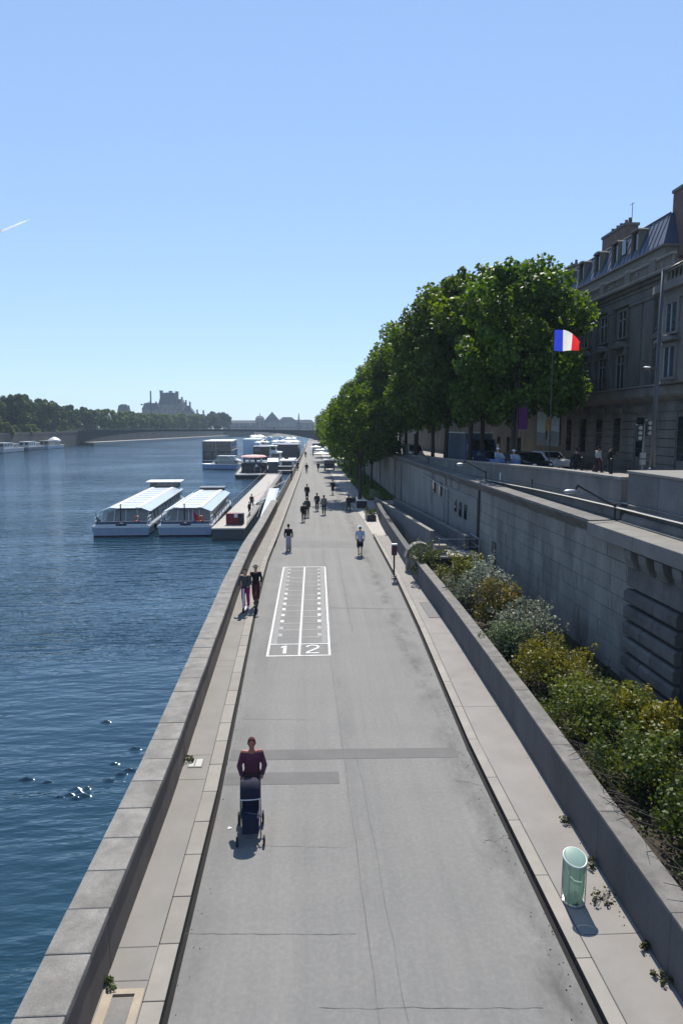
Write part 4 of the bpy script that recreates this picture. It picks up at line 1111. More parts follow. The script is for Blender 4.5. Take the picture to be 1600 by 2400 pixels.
# ------------------------------------------------------------------ people
# a figure faces -Y in its own frame; joints are given in metres for a height of 1.75
def remesh(o, vox, it=3):
    r = o.modifiers.new('remesh', 'REMESH'); r.mode = 'VOXEL'; r.voxel_size = vox; r.use_smooth_shade = True
    s = o.modifiers.new('smooth', 'SMOOTH'); s.iterations = it; s.factor = .5
def person(label, loc, rz, top, legs, shoes=(.02,.02,.02), hair=(.02,.015,.012), skin=None, pose='walk', h=1.75, vox=.022, sleeves=1.0, legs_len=1.0, hat=None, skirt=None, lean=0, group=None, fine=False, arms=None, bulk=1.0, longhair=False):
    t = thing('person', label, 'person', loc, rz, group)
    k = h/1.75; t.scale = (k,k,k)
    skm = skin or M['skin']
    z = lambda v: Vector(v)
    ly = -lean
    pel, che, nek, hea = z((0,0,.96)), z((0,ly*.55,1.27)), z((0,ly*.85,1.49)), z((0,ly*1.0-.015,1.635))
    sh = {s: z((s*.185, ly*.8, 1.425)) for s in (-1,1)}
    if pose == 'walk':
        hip = {s: z((s*.09,0,.93)) for s in (-1,1)}
        kne = {-1: z((-.10,-.16,.50)), 1: z((.10,.05,.50))}; ank = {-1: z((-.09,-.26,.09)), 1: z((.09,.36,.14))}
        elb = {-1: z((-.25,.08+ly*.7,1.14)), 1: z((.25,-.05+ly*.7,1.14))}; wri = {-1: z((-.25,-.02+ly*.6,.90)), 1: z((.24,-.2+ly*.6,.93))}
    elif pose == 'push':
        hip = {s: z((s*.09,0,.93)) for s in (-1,1)}
        kne = {-1: z((-.10,-.14,.50)), 1: z((.10,.02,.50))}; ank = {-1: z((-.10,-.22,.09)), 1: z((.09,.30,.13))}
        elb = {s: z((s*.27,-.04+ly,1.15)) for s in (-1,1)}; wri = {s: z((s*.22,-.27,1.02)) for s in (-1,1)}
    elif pose == 'ride':
        hip = {s: z((s*.09,0,.93)) for s in (-1,1)}
        kne = {-1: z((-.10,-.08,.50)), 1: z((.10,-.02,.50))}; ank = {-1: z((-.07,-.06,.09)), 1: z((.08,.12,.09))}
        elb = {s: z((s*.25,-.1+ly,1.16)) for s in (-1,1)}; wri = {s: z((s*.2,-.32,1.04)) for s in (-1,1)}
    elif pose == 'sit':
        hip = {s: z((s*.09,0,.93)) for s in (-1,1)}
        kne = {s: z((s*.12,-.38,.80)) for s in (-1,1)}; ank = {-1: z((-.11,-.22,.38)), 1: z((.11,-.32,.52))}
        elb = {s: z((s*.25,-.22+ly,1.2)) for s in (-1,1)}; wri = {s: z((s*.22,-.48+ly*.6,1.14)) for s in (-1,1)}
    else:
        hip = {s: z((s*.09,0,.93)) for s in (-1,1)}
        kne = {s: z((s*.10,-.01,.50)) for s in (-1,1)}; ank = {s: z((s*.10,.02,.09)) for s in (-1,1)}
        elb = {s: z((s*.25,.03,1.14)) for s in (-1,1)}; wri = {s: z((s*.24,-.06,.90)) for s in (-1,1)}
    # body: torso, limbs, neck, head, hands joined into one surface
    b = MB()
    b.cap(pel, che, .125, .135); b.cap(che, nek-z((0,0,.06)), .13, .085); b.cap(nek-z((0,0,.05)), nek+z((0,0,.06)), .055, .052)
    b.ell(hea, (.078,.095,.118), 14, 10); b.cap(hea+z((0,-.03,-.07)), hea+z((0,-.07,-.08)), .05, .035)       # skull and jaw
    b.cap(hea+z((0,-.09,.012)), hea+z((0,-.112,-.018)), .012, .016)                                           # nose
    for s in (-1,1):
        b.ell(hea+z((s*.082,.005,0)), (.014,.028,.036), 8, 6)                                                 # ears
        b.cap(che+z((0,0,.1)), sh[s], .08, .062); b.cap(sh[s], elb[s], .05, .040); b.cap(elb[s], wri[s], .040, .026)
        d = (wri[s]-elb[s]).normalized(); pm = wri[s] + d*.055
        b.cap(wri[s], pm, .026, .034)
        side = d.orthogonal().normalized(); side = z((0,-1,0)) if abs(d.y) < .7 else z((-s,0,0)); side = (side - d*side.dot(d)).normalized(); nrm = d.cross(side)
        fr = .0105 if fine else .013
        for q, L in ((-.027,.062),(-.009,.075),(.009,.07),(.027,.052)):
            p0 = pm + side*q; p1 = p0 + d*L*.55 + nrm*(-s)*.012; p2 = p1 + d*L*.35 + nrm*(-s)*.03
            b.cap(p0, p1, fr, fr*.9, 8); b.cap(p1, p2, fr*.9, fr*.75, 8)
        b.cap(wri[s]+side*.015, wri[s]+side*.045+d*.05, .013, .011, 8)                                        # thumb
        b.cap(pel+z((s*.05,0,-.03)), hip[s], .11, .1); b.cap(hip[s], kne[s], .088, .056); b.cap(kne[s], ank[s], .056, .036)
        b.cap(ank[s]+z((0,.02,-.04)), ank[s]+z((0,-.16,-.055)), .035, .028)
    o = b.build('body', skm, t); remesh(o, .0085 if fine else vox, 2)
    # clothing
    b = MB(); q = bulk
    b.cap(pel+z((0,0,-.02)), che, .15*q, .165*q); b.cap(che, nek-z((0,0,.09)), .155*q, .085)
    for s in (-1,1):
        b.cap(che+z((0,0,.06)), sh[s]-z((s*.02,0,.015)), .1*q, .068)
        e = sh[s].lerp(elb[s], min(1, sleeves*2)); b.cap(sh[s]-z((0,0,.02)), e, .064*q, .054*q)
        if sleeves > .5: b.cap(elb[s], elb[s].lerp(wri[s], (sleeves-.5)*2*.95), .058*q, .045)
    o = b.build('top', C(*top), t); remesh(o, max(.016, vox*.8), 3)
    b = MB()
    if skirt:
        b.lathe([(.16,1.0),(.175,.8),(.17,.5),(.18,skirt)], 16); o = b.build('skirt', C(*legs), t, smooth=True)
    else:
        for s in (-1,1):
            b.cap(pel+z((s*.05,0,0)), hip[s], .125, .115)
            if legs_len > .5:
                b.cap(hip[s], kne[s], .105, .075); b.cap(kne[s], kne[s].lerp(ank[s], (legs_len-.5)*2*.93), .075, .06)
            else:
                b.cap(hip[s], hip[s].lerp(kne[s], legs_len*2), .11, .105)
        o = b.build('trousers', C(*legs), t); remesh(o, max(.016, vox*.8), 3)
    for s in (-1,1):
        b = MB(); b.cap(ank[s]+z((0,.03,-.045)), ank[s]+z((0,-.165,-.058)), .046, .038); b.cap(ank[s]+z((0,.02,-.02)), ank[s]+z((0,-.02,-.02)), .045, .042)
        o = b.build('shoe', C(*shoes), t, smooth=True)
    b = MB(); b.ell(hea+z((0,.018,.028)), (.088,.098,.108), 14, 8)
    if longhair: b.cap(hea+z((0,.06,0)), hea+z((0,.09,-.22)), .07, .05)
    b.build('hair', C(*hair), t, smooth=True)
    for s in (-1,1):
        b = MB(); b.ell(hea+z((s*.033,-.088,.012)), (.013,.01,.009), 8, 6); b.build('eye', C(.06,.05,.045,.3), t, smooth=True)
    b = MB(); b.ell(hea+z((0,-.098,-.058)), (.024,.012,.007), 8, 4); b.build('mouth', C(.25,.09,.08), t, smooth=True)
    if hat:
        b = MB(); b.ell(hea+z((0,.01,.06)), (.098,.108,.085), 14, 8); b.lathe([(.16,.0),(.16,.012),(.09,.03)], 16, tuple(hea+z((0,-.02,.05)))); b.build('hat', C(*hat), t, smooth=True)
    return t

# the walker in maroon behind the pushchair
skd = mat('ruddy_skin', (.30,.11,.08), .6, .08, 8, 60, .05)
person('person in a maroon jumper pushing a dark pushchair toward the viewer', (-1.2,13.45,0), R(4), (.085,.022,.045), (.012,.014,.022), shoes=(.03,.03,.03), hair=(.09,.018,.015), skin=skd, pose='push', vox=.016, fine=True, bulk=1.1, lean=.05, h=1.66)
t = thing('pushchair', 'dark navy pushchair with a white-edged hood and small black wheels', 'pushchair', (-1.18,12.72,0), R(4))
t.scale = (.78,.8,.93)
navy = C(.012,.014,.03)
for s in (-1,1):
    b = MB(); b.tube([(s*.25,.52,1.02),(s*.25,.36,.92),(s*.25,-.05,.45),(s*.25,-.52,.13)], .016, 8); b.tube([(s*.25,.30,.86),(s*.25,.42,.14)], .016, 8); b.build('frame_tube', P(.10,.105,.115,.35), t, smooth=True)
b = MB(); b.tube([(-.25,.52,1.02),(-.2,.56,1.04),(.2,.56,1.04),(.25,.52,1.02)], .02, 8); b.build('handle', M['rubber'], t, smooth=True)
b = MB(); b.add([(-.22,.30,.98),(.22,.30,.98),(.22,.18,.50),(-.22,.18,.50),(-.22,-.28,.44),(.22,-.28,.44),(.2,-.42,.2),(-.2,-.42,.2)], [(0,1,2,3),(3,2,5,4),(4,5,6,7)])
o = b.build('seat', navy, t); o.modifiers.new('solid','SOLIDIFY').thickness = .05
b = MB()
vs = []
for i in range(6):
    a = R(15 + i*24)
    for k in range(9):
        x = -.25 + .5*k/8; e = 1 - .22*abs(x/.25)**3
        vs.append((x, .24 - .40*math.cos(a)*e*.9 - .05, .72 + .42*math.sin(a)*e))
b.add(vs, [(i*9+k, i*9+k+1, (i+1)*9+k+1, (i+1)*9+k) for i in range(5) for k in range(8)])
o = b.build('hood', navy, t, smooth=True); o.modifiers.new('solid','SOLIDIFY').thickness = .02
b = MB(); b.tube([vs[k] for k in range(9)], .012, 6); b.build('hood_trim', C(.55,.56,.6), t)
b = MB(); b.box(-.2,.2,.4,.5,.86,.96); b.build('handle_tray', C(.55,.56,.62), t, bevel=.02)
b = MB(); b.tube([(-.24,-.02,.5),(.24,-.2,.5)], .014, 6); b.build('bumper_bar', P(.10,.105,.115,.35), t)
b = MB(); b.box(-.2,.2,-.1,.34,.2,.3); b.build('basket', navy, t, bevel=.03)
for (x, y, r) in ((-.33,-.5,.10),(.33,-.5,.10),(-.31,.42,.14),(.31,.42,.14)):
    b = MB(); b.tube([(x-.025,y,r),(x+.025,y,r)], r, 18); wh = b.build('wheel', M['rubber'], t, bevel=.01)
    b = MB(); b.tube([(x-.03,y,r),(x+.03,y,r)], r*.5, 12); b.build('hub', P(.10,.105,.115,.35), wh)
for y_, r_ in ((-.5,.12),(.42,.14)):
    b = MB(); b.tube([(-.32,y_,r_),(.32,y_,r_)], .012, 6); b.build('axle', P(.10,.105,.115,.35), t)

# two riders with white kick scooters on the walkway
person('person in magenta trousers and dark patterned top riding a scooter by the parapet', (-2.72,28.9,.235), R(-8), (.06,.06,.062), (.30,.012,.14), shoes=(.6,.6,.6), pose='ride', vox=.02, lean=.08, longhair=True)
person('person in black top and dark red trousers riding a scooter beside the kerb', (-2.34,29.6,.235), R(6), (.012,.012,.014), (.085,.008,.014), shoes=(.02,.02,.02), pose='ride', vox=.02, lean=.05, legs_len=.85, hat=(.12,.11,.10))
def scooter(label, loc, rz, col):
    t = thing('kick_scooter', label, 'scooter', loc, rz, 'scooters on the walkway')
    b = MB(); b.box(-.08,.08,-.42,.32,.07,.115); b.build('deck', col, t, bevel=.015)
    b = MB(); b.tube([(0,-.42,.12),(0,-.5,.28),(0,-.40,1.04)], [.045,.04,.028], 10); b.build('stem', col, t, smooth=True)
    b = MB(); b.tube([(-.24,-.37,1.06),(0,-.40,1.05),(.24,-.37,1.06)], .017, 8); b.build('handlebar', M['rubber'], t)
    b = MB(); b.box(-.06,.06,.24,.44,.2,.225); b.build('mudguard', col, t, bevel=.01)
    for y in (-.5,.42):
        b = MB(); b.tube([(-.028,y,.105),(.028,y,.105)], .105, 18); wh = b.build('wheel', M['rubber'], t, bevel=.01)
        b = MB(); b.tube([(-.032,y,.105),(.032,y,.105)], .05, 10); b.build('hub', M['greymetal'], wh)
    return t
scooter('white kick scooter ridden by the person in magenta trousers', (-2.72,28.9,.143), R(-8), P(.75,.74,.77))
scooter('dark kick scooter ridden by the person in dark red trousers', (-2.34,29.6,.143), R(6), P(.03,.03,.035))

# walkers on the road
person('person in black top and long pale trousers walking along the left edge of the road', (-1.31,43.8,0), R(176), (.01,.01,.011), (.33,.33,.32), shoes=(.02,.02,.02), pose='stand', vox=.024, skirt=.1)
person('person in pale blue shirt, white cap and black shorts jogging on the right', (3.2,42.1,0), R(178), (.34,.38,.52), (.012,.012,.014), pose='walk', vox=.022, legs_len=.45, sleeves=.35, hat=(.75,.75,.76), h=1.85, bulk=1.08)
PE = [(-.44,57.5,0,1.62,(.012,.012,.013),(.015,.015,.017),0,'slim person all in black nearest of the pair on the left half of the road'),
 (-.12,60.5,180,1.75,(.05,.05,.055),(.012,.012,.014),0,'person in dark grey top walking just behind the slim one in black'),
 (-.17,74.0,175,1.82,(.012,.012,.013),(.013,.013,.015),1,'person in a long dark coat walking away behind the pair in black'),
 (.8,65.0,182,1.72,(.05,.045,.045),(.014,.014,.016),0,'left one of two walkers side by side in mid road'),
 (1.4,62.1,178,1.8,(.16,.155,.15),(.013,.013,.015),0,'right one of two walkers side by side, with a pale patch on the back'),
 (2.85,80.6,185,1.78,(.02,.022,.03),(.014,.014,.016),1,'person in dark blue coat at the edge of the tree shadow'),
 (3.78,64.2,170,1.6,(.012,.012,.013),(.012,.012,.013),0,'person in black standing by the white table in the tree shadow'),
 (-.32,119,180,1.75,(.012,.012,.013),(.015,.015,.017),0,'lone dark walker far down the road near the kerb'),
 (1.75,124,190,1.7,(.014,.014,.015),(.012,.012,.013),1,'bulky dark figure beside the white-roofed kiosk cart'),
 (-.75,178,180,1.75,(.02,.02,.022),(.015,.015,.017),0,'tiny dark walker beyond the lone one near the kerb'),
 (1.3,186,180,1.75,(.45,.45,.45),(.06,.06,.07),0,'tiny walker in white beyond the kiosk cart')]
for (x, y, rz, h, top, legs, coat, lab) in PE:
    person(lab, (x,y,0), R(rz), top, legs, pose='walk', vox=.03, h=h, skirt=.45 if coat else None, longhair=coat == 0 and y < 66, bulk=1.05)
# cyclist by the rail
t = thing('bicycle', 'black bicycle on the walkway by the dark rail', 'bicycle', (-1.95,124,.14), R(8))
for y in (-.52,.52):
    b = MB(); b.tube([(0,y+.33*math.cos(a),.34+.33*math.sin(a)) for a in [2*math.pi*k/20 for k in range(21)]], .022, 6, caps=False); b.build('wheel', M['rubber'], t)
b = MB(); b.tube([(0,.52,.34),(0,.1,.32),(0,-.38,.82),(0,.22,.82),(0,.1,.32)], .022, 6); b.tube([(0,-.52,.34),(0,-.4,.95)], .022, 6); b.tube([(0,.52,.34),(0,.22,.86)], .018, 6); b.build('frame', M['blackmetal'], t)
b = MB(); b.tube([(-.26,-.35,1.0),(0,-.42,.98),(.26,-.35,1.0)], .018, 6); b.build('handlebar', M['rubber'], t)
b = MB(); b.ell((0,.24,.9),(.08,.13,.04),10,6); b.build('saddle', M['rubber'], t)
person('cyclist in black riding along the dark rail', (-1.95,124.2,.1), R(8), (.012,.012,.013), (.012,.012,.014), pose='sit', vox=.03, lean=.12)
person('person leaning at the dark rail in front of the cyclist', (-2.5,101,.14), R(-90), (.014,.014,.016), (.014,.014,.016), pose='stand', vox=.03)

# ------------------------------------------------------------------ furniture in the tree shadow on the right of the road
t = thing('table', 'long white-topped table in the tree shadow right of the road', 'table', (5.25,67.2,0), R(2))
b = MB(); b.box(-.55,.55,-.4,.4,.72,.77); b.build('top', M['white'], t, bevel=.01)
b = MB(); b.box(-.5,.5,-.36,.36,.0,.715); b.build('base', P(.018,.022,.035), t, bevel=.02)
t = thing('bench', 'dark bench with pale slats in front of the lawn path', 'bench', (4.75,72.6,0), R(80))
for k in range(4):
    b = MB(); b.box(-.8,.8,-.22+k*.11,-.13+k*.11,.42,.45); b.build('slat', P(.05,.055,.06,.6), t)
for s in (-1,1):
    b = MB(); b.box(s*.65-.04,s*.65+.04,-.22,.22,0,.415); b.build('leg', M['blackmetal'], t)
# low hedge box that the shade falls on
t = thing('planter_box', 'dark planter box at the end of the right kerb', 'planter', (5.35,58.5,0))
b = MB(); b.box(-.4,.4,-1,1,0,.55); b.build('box', P(.02,.022,.03), t, bevel=.02)
link('foliage', leaves('foliage', crown_points(.4,.95,.3,16,900,-.2), [.2]*16, 40, .1, leafmat('box_leaf', (.02,.04,.01), (.06,.1,.02)), .2, 5), t, (0,0,.7))
# kiosk cart
t = thing('kiosk_cart', 'dark kiosk cart with a white roof standing on the road before the lawn', 'cart', (3.9,127,0), R(-4))
b = MB(); b.box(-.95,.95,-.9,.9,.35,1.15); b.build('body', P(.018,.02,.045), t, bevel=.05)
b = MB(); b.box(-.9,.9,-.8,.85,1.15,1.75); b.build('window_band', M['darkglass'], t)
b = MB(); b.box(-1.05,1.05,-1.0,1.0,1.753,1.98); b.build('roof', M['white'], t, bevel=.05)
for s in (-1,1):
    for y in (-.6,.6):
        b = MB(); b.tube([(s*.85-.08,y,.32),(s*.85+.08,y,.32)], .32, 16); b.build('wheel', M['rubber'], t)
    b = MB(); b.ell((s*.65,-.91,.7),(.12,.05,.08),10,6); b.build('headlight', P(.3,.32,.4), t)
def parasol(label, loc, r, h, col, group=None):
    t = thing('parasol', label, 'parasol', loc, random.uniform(0,1), group)
    b = MB(); b.tube([(0,0,0),(0,0,h)], .03, 6); b.build('pole', M['greymetal'], t)
    b = MB(); N = 8
    b.add([(r*math.cos(2*math.pi*k/N), r*math.sin(2*math.pi*k/N), h-.35) for k in range(N)] + [(0,0,h+.12)], [(k,(k+1)%N,N) for k in range(N)]); o = b.build('canopy', col, t); o.modifiers.new('solid','SOLIDIFY').thickness = .02
    return t
parasol('white parasol beside the kiosk cart', (5.6,131,0), 1.4, 2.3, M['white'], 'white parasols on the quay terrace')
for i,(x,y,lab) in enumerate(((2.9,150,'white parasol in the road just behind the kiosk cart'),(4.3,160,'white parasol second behind the kiosk cart'),(3.4,176,'white parasol third behind the kiosk cart'),(2.2,200,'white parasol by the far walker in white'))):
    parasol(lab, (x,y,0), 1.9, 2.5, M['white'], 'white parasols on the quay terrace')
t = thing('stall', 'white market stall far down the quay at the foot of the trees', 'stall', (3.4,230,0))
b = MB(); b.box(-2,2,-1.5,1.5,0,1.0); b.build('counter', M['white'], t)
b = MB(); b.box(-2.2,2.2,-1.7,1.7,2.3,2.6); b.build('roof', M['white'], t)
for s in (-1,1): 
    b = MB(); b.box(s*2-.06,s*2+.06,-1.5,-1.38,0,2.297); b.build('post', M['greymetal'], t)
b = MB(); b.box(-1.9,1.9,1.3,1.45,1.0,2.297); b.build('back_panel', P(.10,.16,.24), t)

# ------------------------------------------------------------------ upper street: vehicles, people, posts
def car(label, loc, rz, col, cat='car'):
    t = thing('parked_car', label, cat, loc, rz)
    prof = [(-2.1,.35),(-2.15,.62),(-1.95,.86),(-1.05,.95),(-.45,1.40),(.85,1.46),(1.6,1.08),(2.1,.98),(2.15,.5),(2.05,.32)]
    b = MB(); b.prism(prof, 'x', -.86, .86); b.build('body', col, t, bevel=.08)
    b = MB(); b.prism([(-.93,.98),(-.42,1.36),(.82,1.41),(1.45,1.08)], 'x', -.872, .872); b.build('side_window', M['darkglass'], t)
    b = MB(); b.add([(-.72,-1.07,1.0),(.72,-1.07,1.0),(.62,-.50,1.40),(-.62,-.50,1.40)], [(0,1,2,3)]); b.shift((0,-.012,.012)); b.build('windscreen', M['darkglass'], t)
    b = MB(); b.add([(-.72,1.58,1.12),(.72,1.58,1.12),(.62,.92,1.45),(-.62,.92,1.45)], [(0,1,2,3)]); b.shift((0,.012,.012)); b.build('rear_window', M['darkglass'], t)
    for s in (-1,1):
        for y in (-1.35,1.35):
            b = MB(); b.tube([(s*.78-.1,y,.32),(s*.78+.1,y,.32)], .32, 16); wh = b.build('wheel', M['rubber'], t)
            b = MB(); b.tube([(s*.78-.11,y,.32),(s*.78+.11,y,.32)], .18, 10); b.build('rim', M['greymetal'], wh)
        b = MB(); b.ell((s*.6,-2.11,.68),(.16,.06,.08),10,6); b.build('headlight', P(.8,.8,.8,.2), t)
        b = MB(); b.ell((s*.92,-.75,1.0),(.09,.06,.06),8,6); b.build('mirror', col, t)
    b = MB(); b.box(-.25,.25,-2.17,-2.13,.45,.56); b.build('number_plate', M['white'], t)
    return t
car('white car on the upper street below the poster', (18.6,52.5,zs(52)), R(12), P(.72,.72,.72,.2))
car('dark car in front of the white car on the upper street', (15.3,47.4,zs(47)), R(12), P(.02,.022,.028,.2))
car('dark blue car half hidden behind the police riders', (14.9,55,zs(55)), R(5), P(.02,.035,.09,.2))
t = thing('truck', 'blue-fronted truck with a white roof on the upper street under the trees', 'truck', (14.9,61,zs(61)), R(4))
b = MB(); b.box(-1.25,1.25,-1.2,5.2,.6,3.0); b.build('box_body', P(.10,.12,.16), t, bevel=.06)
b = MB(); b.box(-1.3,1.3,-1.3,5.25,3.003,3.12); b.build('roof', M['white'], t, bevel=.03)
b = MB(); b.prism([(-1.2,.6),(-2.6,.6),(-2.65,1.5),(-2.2,2.5),(-1.2,2.6)], 'x', -1.15, 1.15); b.build('cab', P(.03,.07,.22,.3), t, bevel=.06)
b = MB(); b.add([(-1.0,-2.62,1.55),(1.0,-2.62,1.55),(.95,-2.22,2.42),(-.95,-2.22,2.42)], [(0,1,2,3)]); b.shift((0,-.03,.01)); b.build('windscreen', M['darkglass'], t)
for s in (-1,1):
    for y in (-1.9,3.8):
        b = MB(); b.tube([(s*1.02-.14,y,.48),(s*1.02+.14,y,.48)], .48, 16); b.build('wheel', M['rubber'], t)
    b = MB(); b.box(s*1.3-.1,s*1.3+.1,-2.5,-2.4,1.6,2.1); b.build('mirror', M['white'], t)
    b = MB(); b.ell((s*.85,-2.64,.9),(.16,.05,.1),10,6); b.build('headlight', P(.8,.8,.8,.2), t)
t = thing('van', 'small white van under the trees left of the truck', 'van', (12.9,84,zs(84)), R(3))
b = MB(); b.prism([(-2.3,.4),(-2.35,.9),(-1.6,1.15),(-1.0,1.95),(2.3,2.0),(2.35,.4)], 'x', -.9, .9); b.build('body', P(.75,.75,.75,.25), t, bevel=.08)
b = MB(); b.add([(-.75,-1.64,1.2),(.75,-1.64,1.2),(.68,-1.06,1.9),(-.68,-1.06,1.9)], [(0,1,2,3)]); b.shift((0,-.02,.02)); b.build('windscreen', M['darkglass'], t)
for s in (-1,1):
    for y in (-1.4,1.5):
        b = MB(); b.tube([(s*.8-.1,y,.33),(s*.8+.1,y,.33)], .33, 14); b.build('wheel', M['rubber'], t)
def moto(label, loc, rz):
    t = thing('motorcycle', label, 'motorcycle', loc, rz)
    for y in (-.7,.7):
        b = MB(); b.tube([(-.06,y,.31),(.06,y,.31)], .31, 18); b.build('wheel', M['rubber'], t)
    b = MB(); b.prism([(-.65,.75),(-.5,1.0),(-.1,.95),(.3,.82),(.85,.9),(.8,.7),(.3,.45),(-.3,.4)], 'x', -.2, .2); b.build('body', P(.10,.16,.32,.3), t, bevel=.04)
    b = MB(); b.add([(-.22,-.62,.98),(.22,-.62,.98),(.16,-.42,1.35),(-.16,-.42,1.35)], [(0,1,2,3)]); b.build('windshield', M['clear'], t)
    b = MB(); b.tube([(-.35,-.4,1.05),(0,-.5,1.02),(.35,-.4,1.05)], .02, 6); b.build('handlebar', M['blackmetal'], t)
moto('police-blue motorcycle on the left behind the upper parapet', (12.55,44.8,zs(44.8)+.12), R(10))
moto('police-blue motorcycle on the right behind the upper parapet', (13.5,44.4,zs(44.4)), R(6))
person('rider in pale blue shirt with white helmet on the left motorcycle', (12.55,44.9,zs(44.9)+.02), R(10), (.30,.36,.46), (.03,.035,.06), pose='sit', vox=.028, hat=(.8,.8,.8))
person('rider in pale blue shirt with white helmet on the right motorcycle', (13.5,44.5,zs(44.5)-.1), R(6), (.30,.36,.5), (.03,.035,.06), pose='sit', vox=.028, hat=(.8,.8,.8))
person('pedestrian in dark clothes crossing the sunlit upper street', (16.9,42.5,zs(42.5)), R(200), (.02,.02,.022), (.015,.015,.018), pose='walk', vox=.026)
person('pedestrian in white top standing among the bollards by the mansion', (19.6,45.5,zs(45.5)+.1), R(120), (.4,.38,.38), (.1,.02,.03), pose='walk', vox=.028)
person('pedestrian in black standing right of the one in the white top', (20.2,45.0,zs(45)+.1), R(60), (.016,.016,.018), (.02,.02,.02), pose='stand', vox=.028)
b = MB(); b.lathe([(.11,0),(.11,.1),(.085,.14),(.085,.82),(.1,.86),(.1,.95),(.05,1.0)], 12)
bolm = b.mesh('shaft', M['blackmetal'], True)
for i, y in enumerate((53.5,51,48.6,46.6,44.2,42)):
    t = thing('bollard', '%s black bollard from the poster along the mansion pavement' % 'first second third fourth fifth sixth'.split()[i], 'bollard', (18.95,y,zs(y)+.12), 0, 'bollards in front of the mansion'); link('shaft', bolm, t)
t = thing('traffic_light', 'traffic lights with white-framed heads on a post in front of the mansion', 'traffic light', (17.6,35.3,zs(35)))
b = MB(); b.tube([(0,0,0),(0,0,3.0)], .06, 8); b.build('post', P(.12,.13,.13), t)
for (x, z) in ((-.28,2.15),(.22,2.4)):
    b = MB(); b.box(x-.16,x+.16,-.12,.12,z,z+.85); hd = b.build('signal_head', M['blackmetal'], t, bevel=.02)
    for k in range(3):
        b = MB(); b.tube([(x,-.2,z+.16+k*.26),(x,-.12,z+.16+k*.26)], .1, 10); b.build('lens', P(.22,.22,.22,.3), hd)
for z in (.9, 1.25):
    b = MB(); b.box(-.12,.12,-.1,.1,z,z+.28); b.build('control_box', P(.2,.2,.2), t)
# tall street lamp
t = thing('street_lamp', 'tall dark street lamp with a small bracket lantern before the mansion', 'street lamp', (15.0,29.2,zs(29)))
b = MB(); b.lathe([(.2,0),(.2,.8),(.13,.95)], 12); b.build('base', P(.03,.035,.045), t, smooth=True)
b = MB(); b.tube([(0,0,.9),(0,0,4),(0,0,9.3)], [.11,.09,.06], 10); b.build('pole', P(.03,.035,.045), t, smooth=True)
b = MB(); b.tube([(0,0,5.2),(-.35,0,5.25)], .03, 6); b.build('arm', M['blackmetal'], t)
b = MB(); b.ell((-.45,0,5.22),(.22,.12,.09),12,6); b.build('lantern', M['blackmetal'], t, smooth=True)
b = MB(); b.ell((-.47,-.02,5.25),(.15,.13,.05),10,6); b.build('lens', M['white'], t, smooth=True)
b = MB(); b.tube([(0,0,9.2),(1.0,0,9.75),(1.6,0,9.7)], [.05,.04,.03], 8); b.build('top_arm', M['blackmetal'], t, smooth=True)
b = MB(); b.ell((1.8,0,9.66),(.35,.14,.08),12,6); b.build('lamp_head', M['greymetal'], t, smooth=True)
t = thing('street_lamp', 'white post-mounted lantern among the tree trunks beside the van', 'street lamp', (11.2,72,zs(72)))
b = MB(); b.tube([(0,0,0),(0,0,3.2)], .06, 8); b.build('pole', M['blackmetal'], t)
b = MB(); b.ell((0,0,3.4),(.22,.22,.28),12,8); b.build('lantern', M['white'], t, smooth=True)
# tricolour flag
t = thing('flag', 'blue, white and red flag flying from a slim dark pole in front of the trees', 'flag', (13.55,38.0,zs(38)))
b = MB(); b.tube([(0,0,0),(0,0,8.35)], [.05,.035], 8); b.build('pole', M['blackmetal'], t)
def stripe(u0, u1, m, nm):
    N, K = 5, 7; vs = []
    for i in range(N+1):
        u = u0 + (u1-u0)*i/N
        top = -.02 if u < .55 else -.02 - .62*((u-.55)/.92)**1.3; bot = -1.14 - .03*math.sin(u*4)
        for k in range(K+1):
            v_ = k/K
            vs.append((.05+u, .10*math.sin(u*5+v_*1.5)*u, 8.3 + top + (bot-top)*v_))
    b = MB(); b.add(vs, [(i*(K+1)+k, i*(K+1)+k+1, (i+1)*(K+1)+k+1, (i+1)*(K+1)+k) for i in range(N) for k in range(K)])
    o = b.build(nm, m, t, smooth=True)
def flagm(name, c):
    m, n, l, bb, o = nodes(name)
    v = coords(n, l); f = noise(n, l, v, 3, 4)
    col = mix(n, l, f, tuple(x*.8 for x in c), c)
    l.new(col, bb.inputs['Base Color']); bb.inputs['Roughness'].default_value = .7
    tl = n.new('ShaderNodeBsdfTranslucent'); l.new(col, tl.inputs[0]); ms = n.new('ShaderNodeMixShader'); ms.inputs[0].default_value = .62
    l.new(bb.outputs[0], ms.inputs[1]); l.new(tl.outputs[0], ms.inputs[2]); l.new(ms.outputs[0], o.inputs[0])
    return m
stripe(0,.48,flagm('flag_blue', (.03,.06,.62)),'blue_stripe'); stripe(.48,.96,flagm('flag_white', (.82,.82,.82)),'white_stripe'); stripe(.96,1.45,flagm('flag_red', (.75,.03,.04)),'red_stripe')
t = thing('banner', 'purple vertical banner on a dark post in front of the trees', 'banner', (14.0,45.6,zs(45.6)))
b = MB(); b.tube([(0,0,0),(0,0,4.95)], .06, 8); b.build('post', M['blackmetal'], t)
b = MB(); b.add([(.08+.62*i/4,.03*math.sin(i*1.3+k),4.85-1.85*k/5) for k in range(6) for i in range(5)], [(k*5+i,k*5+i+1,(k+1)*5+i+1,(k+1)*5+i) for k in range(5) for i in range(4)]); b.build('cloth', flagm('banner_purple', (.22,.06,.26)), t, smooth=True)
b = MB(); b.tube([(0,0,4.87),(.72,0,4.87)], .02, 6); b.tube([(0,0,2.98),(.72,0,2.98)], .02, 6); b.build('bracket', M['greymetal'], t)
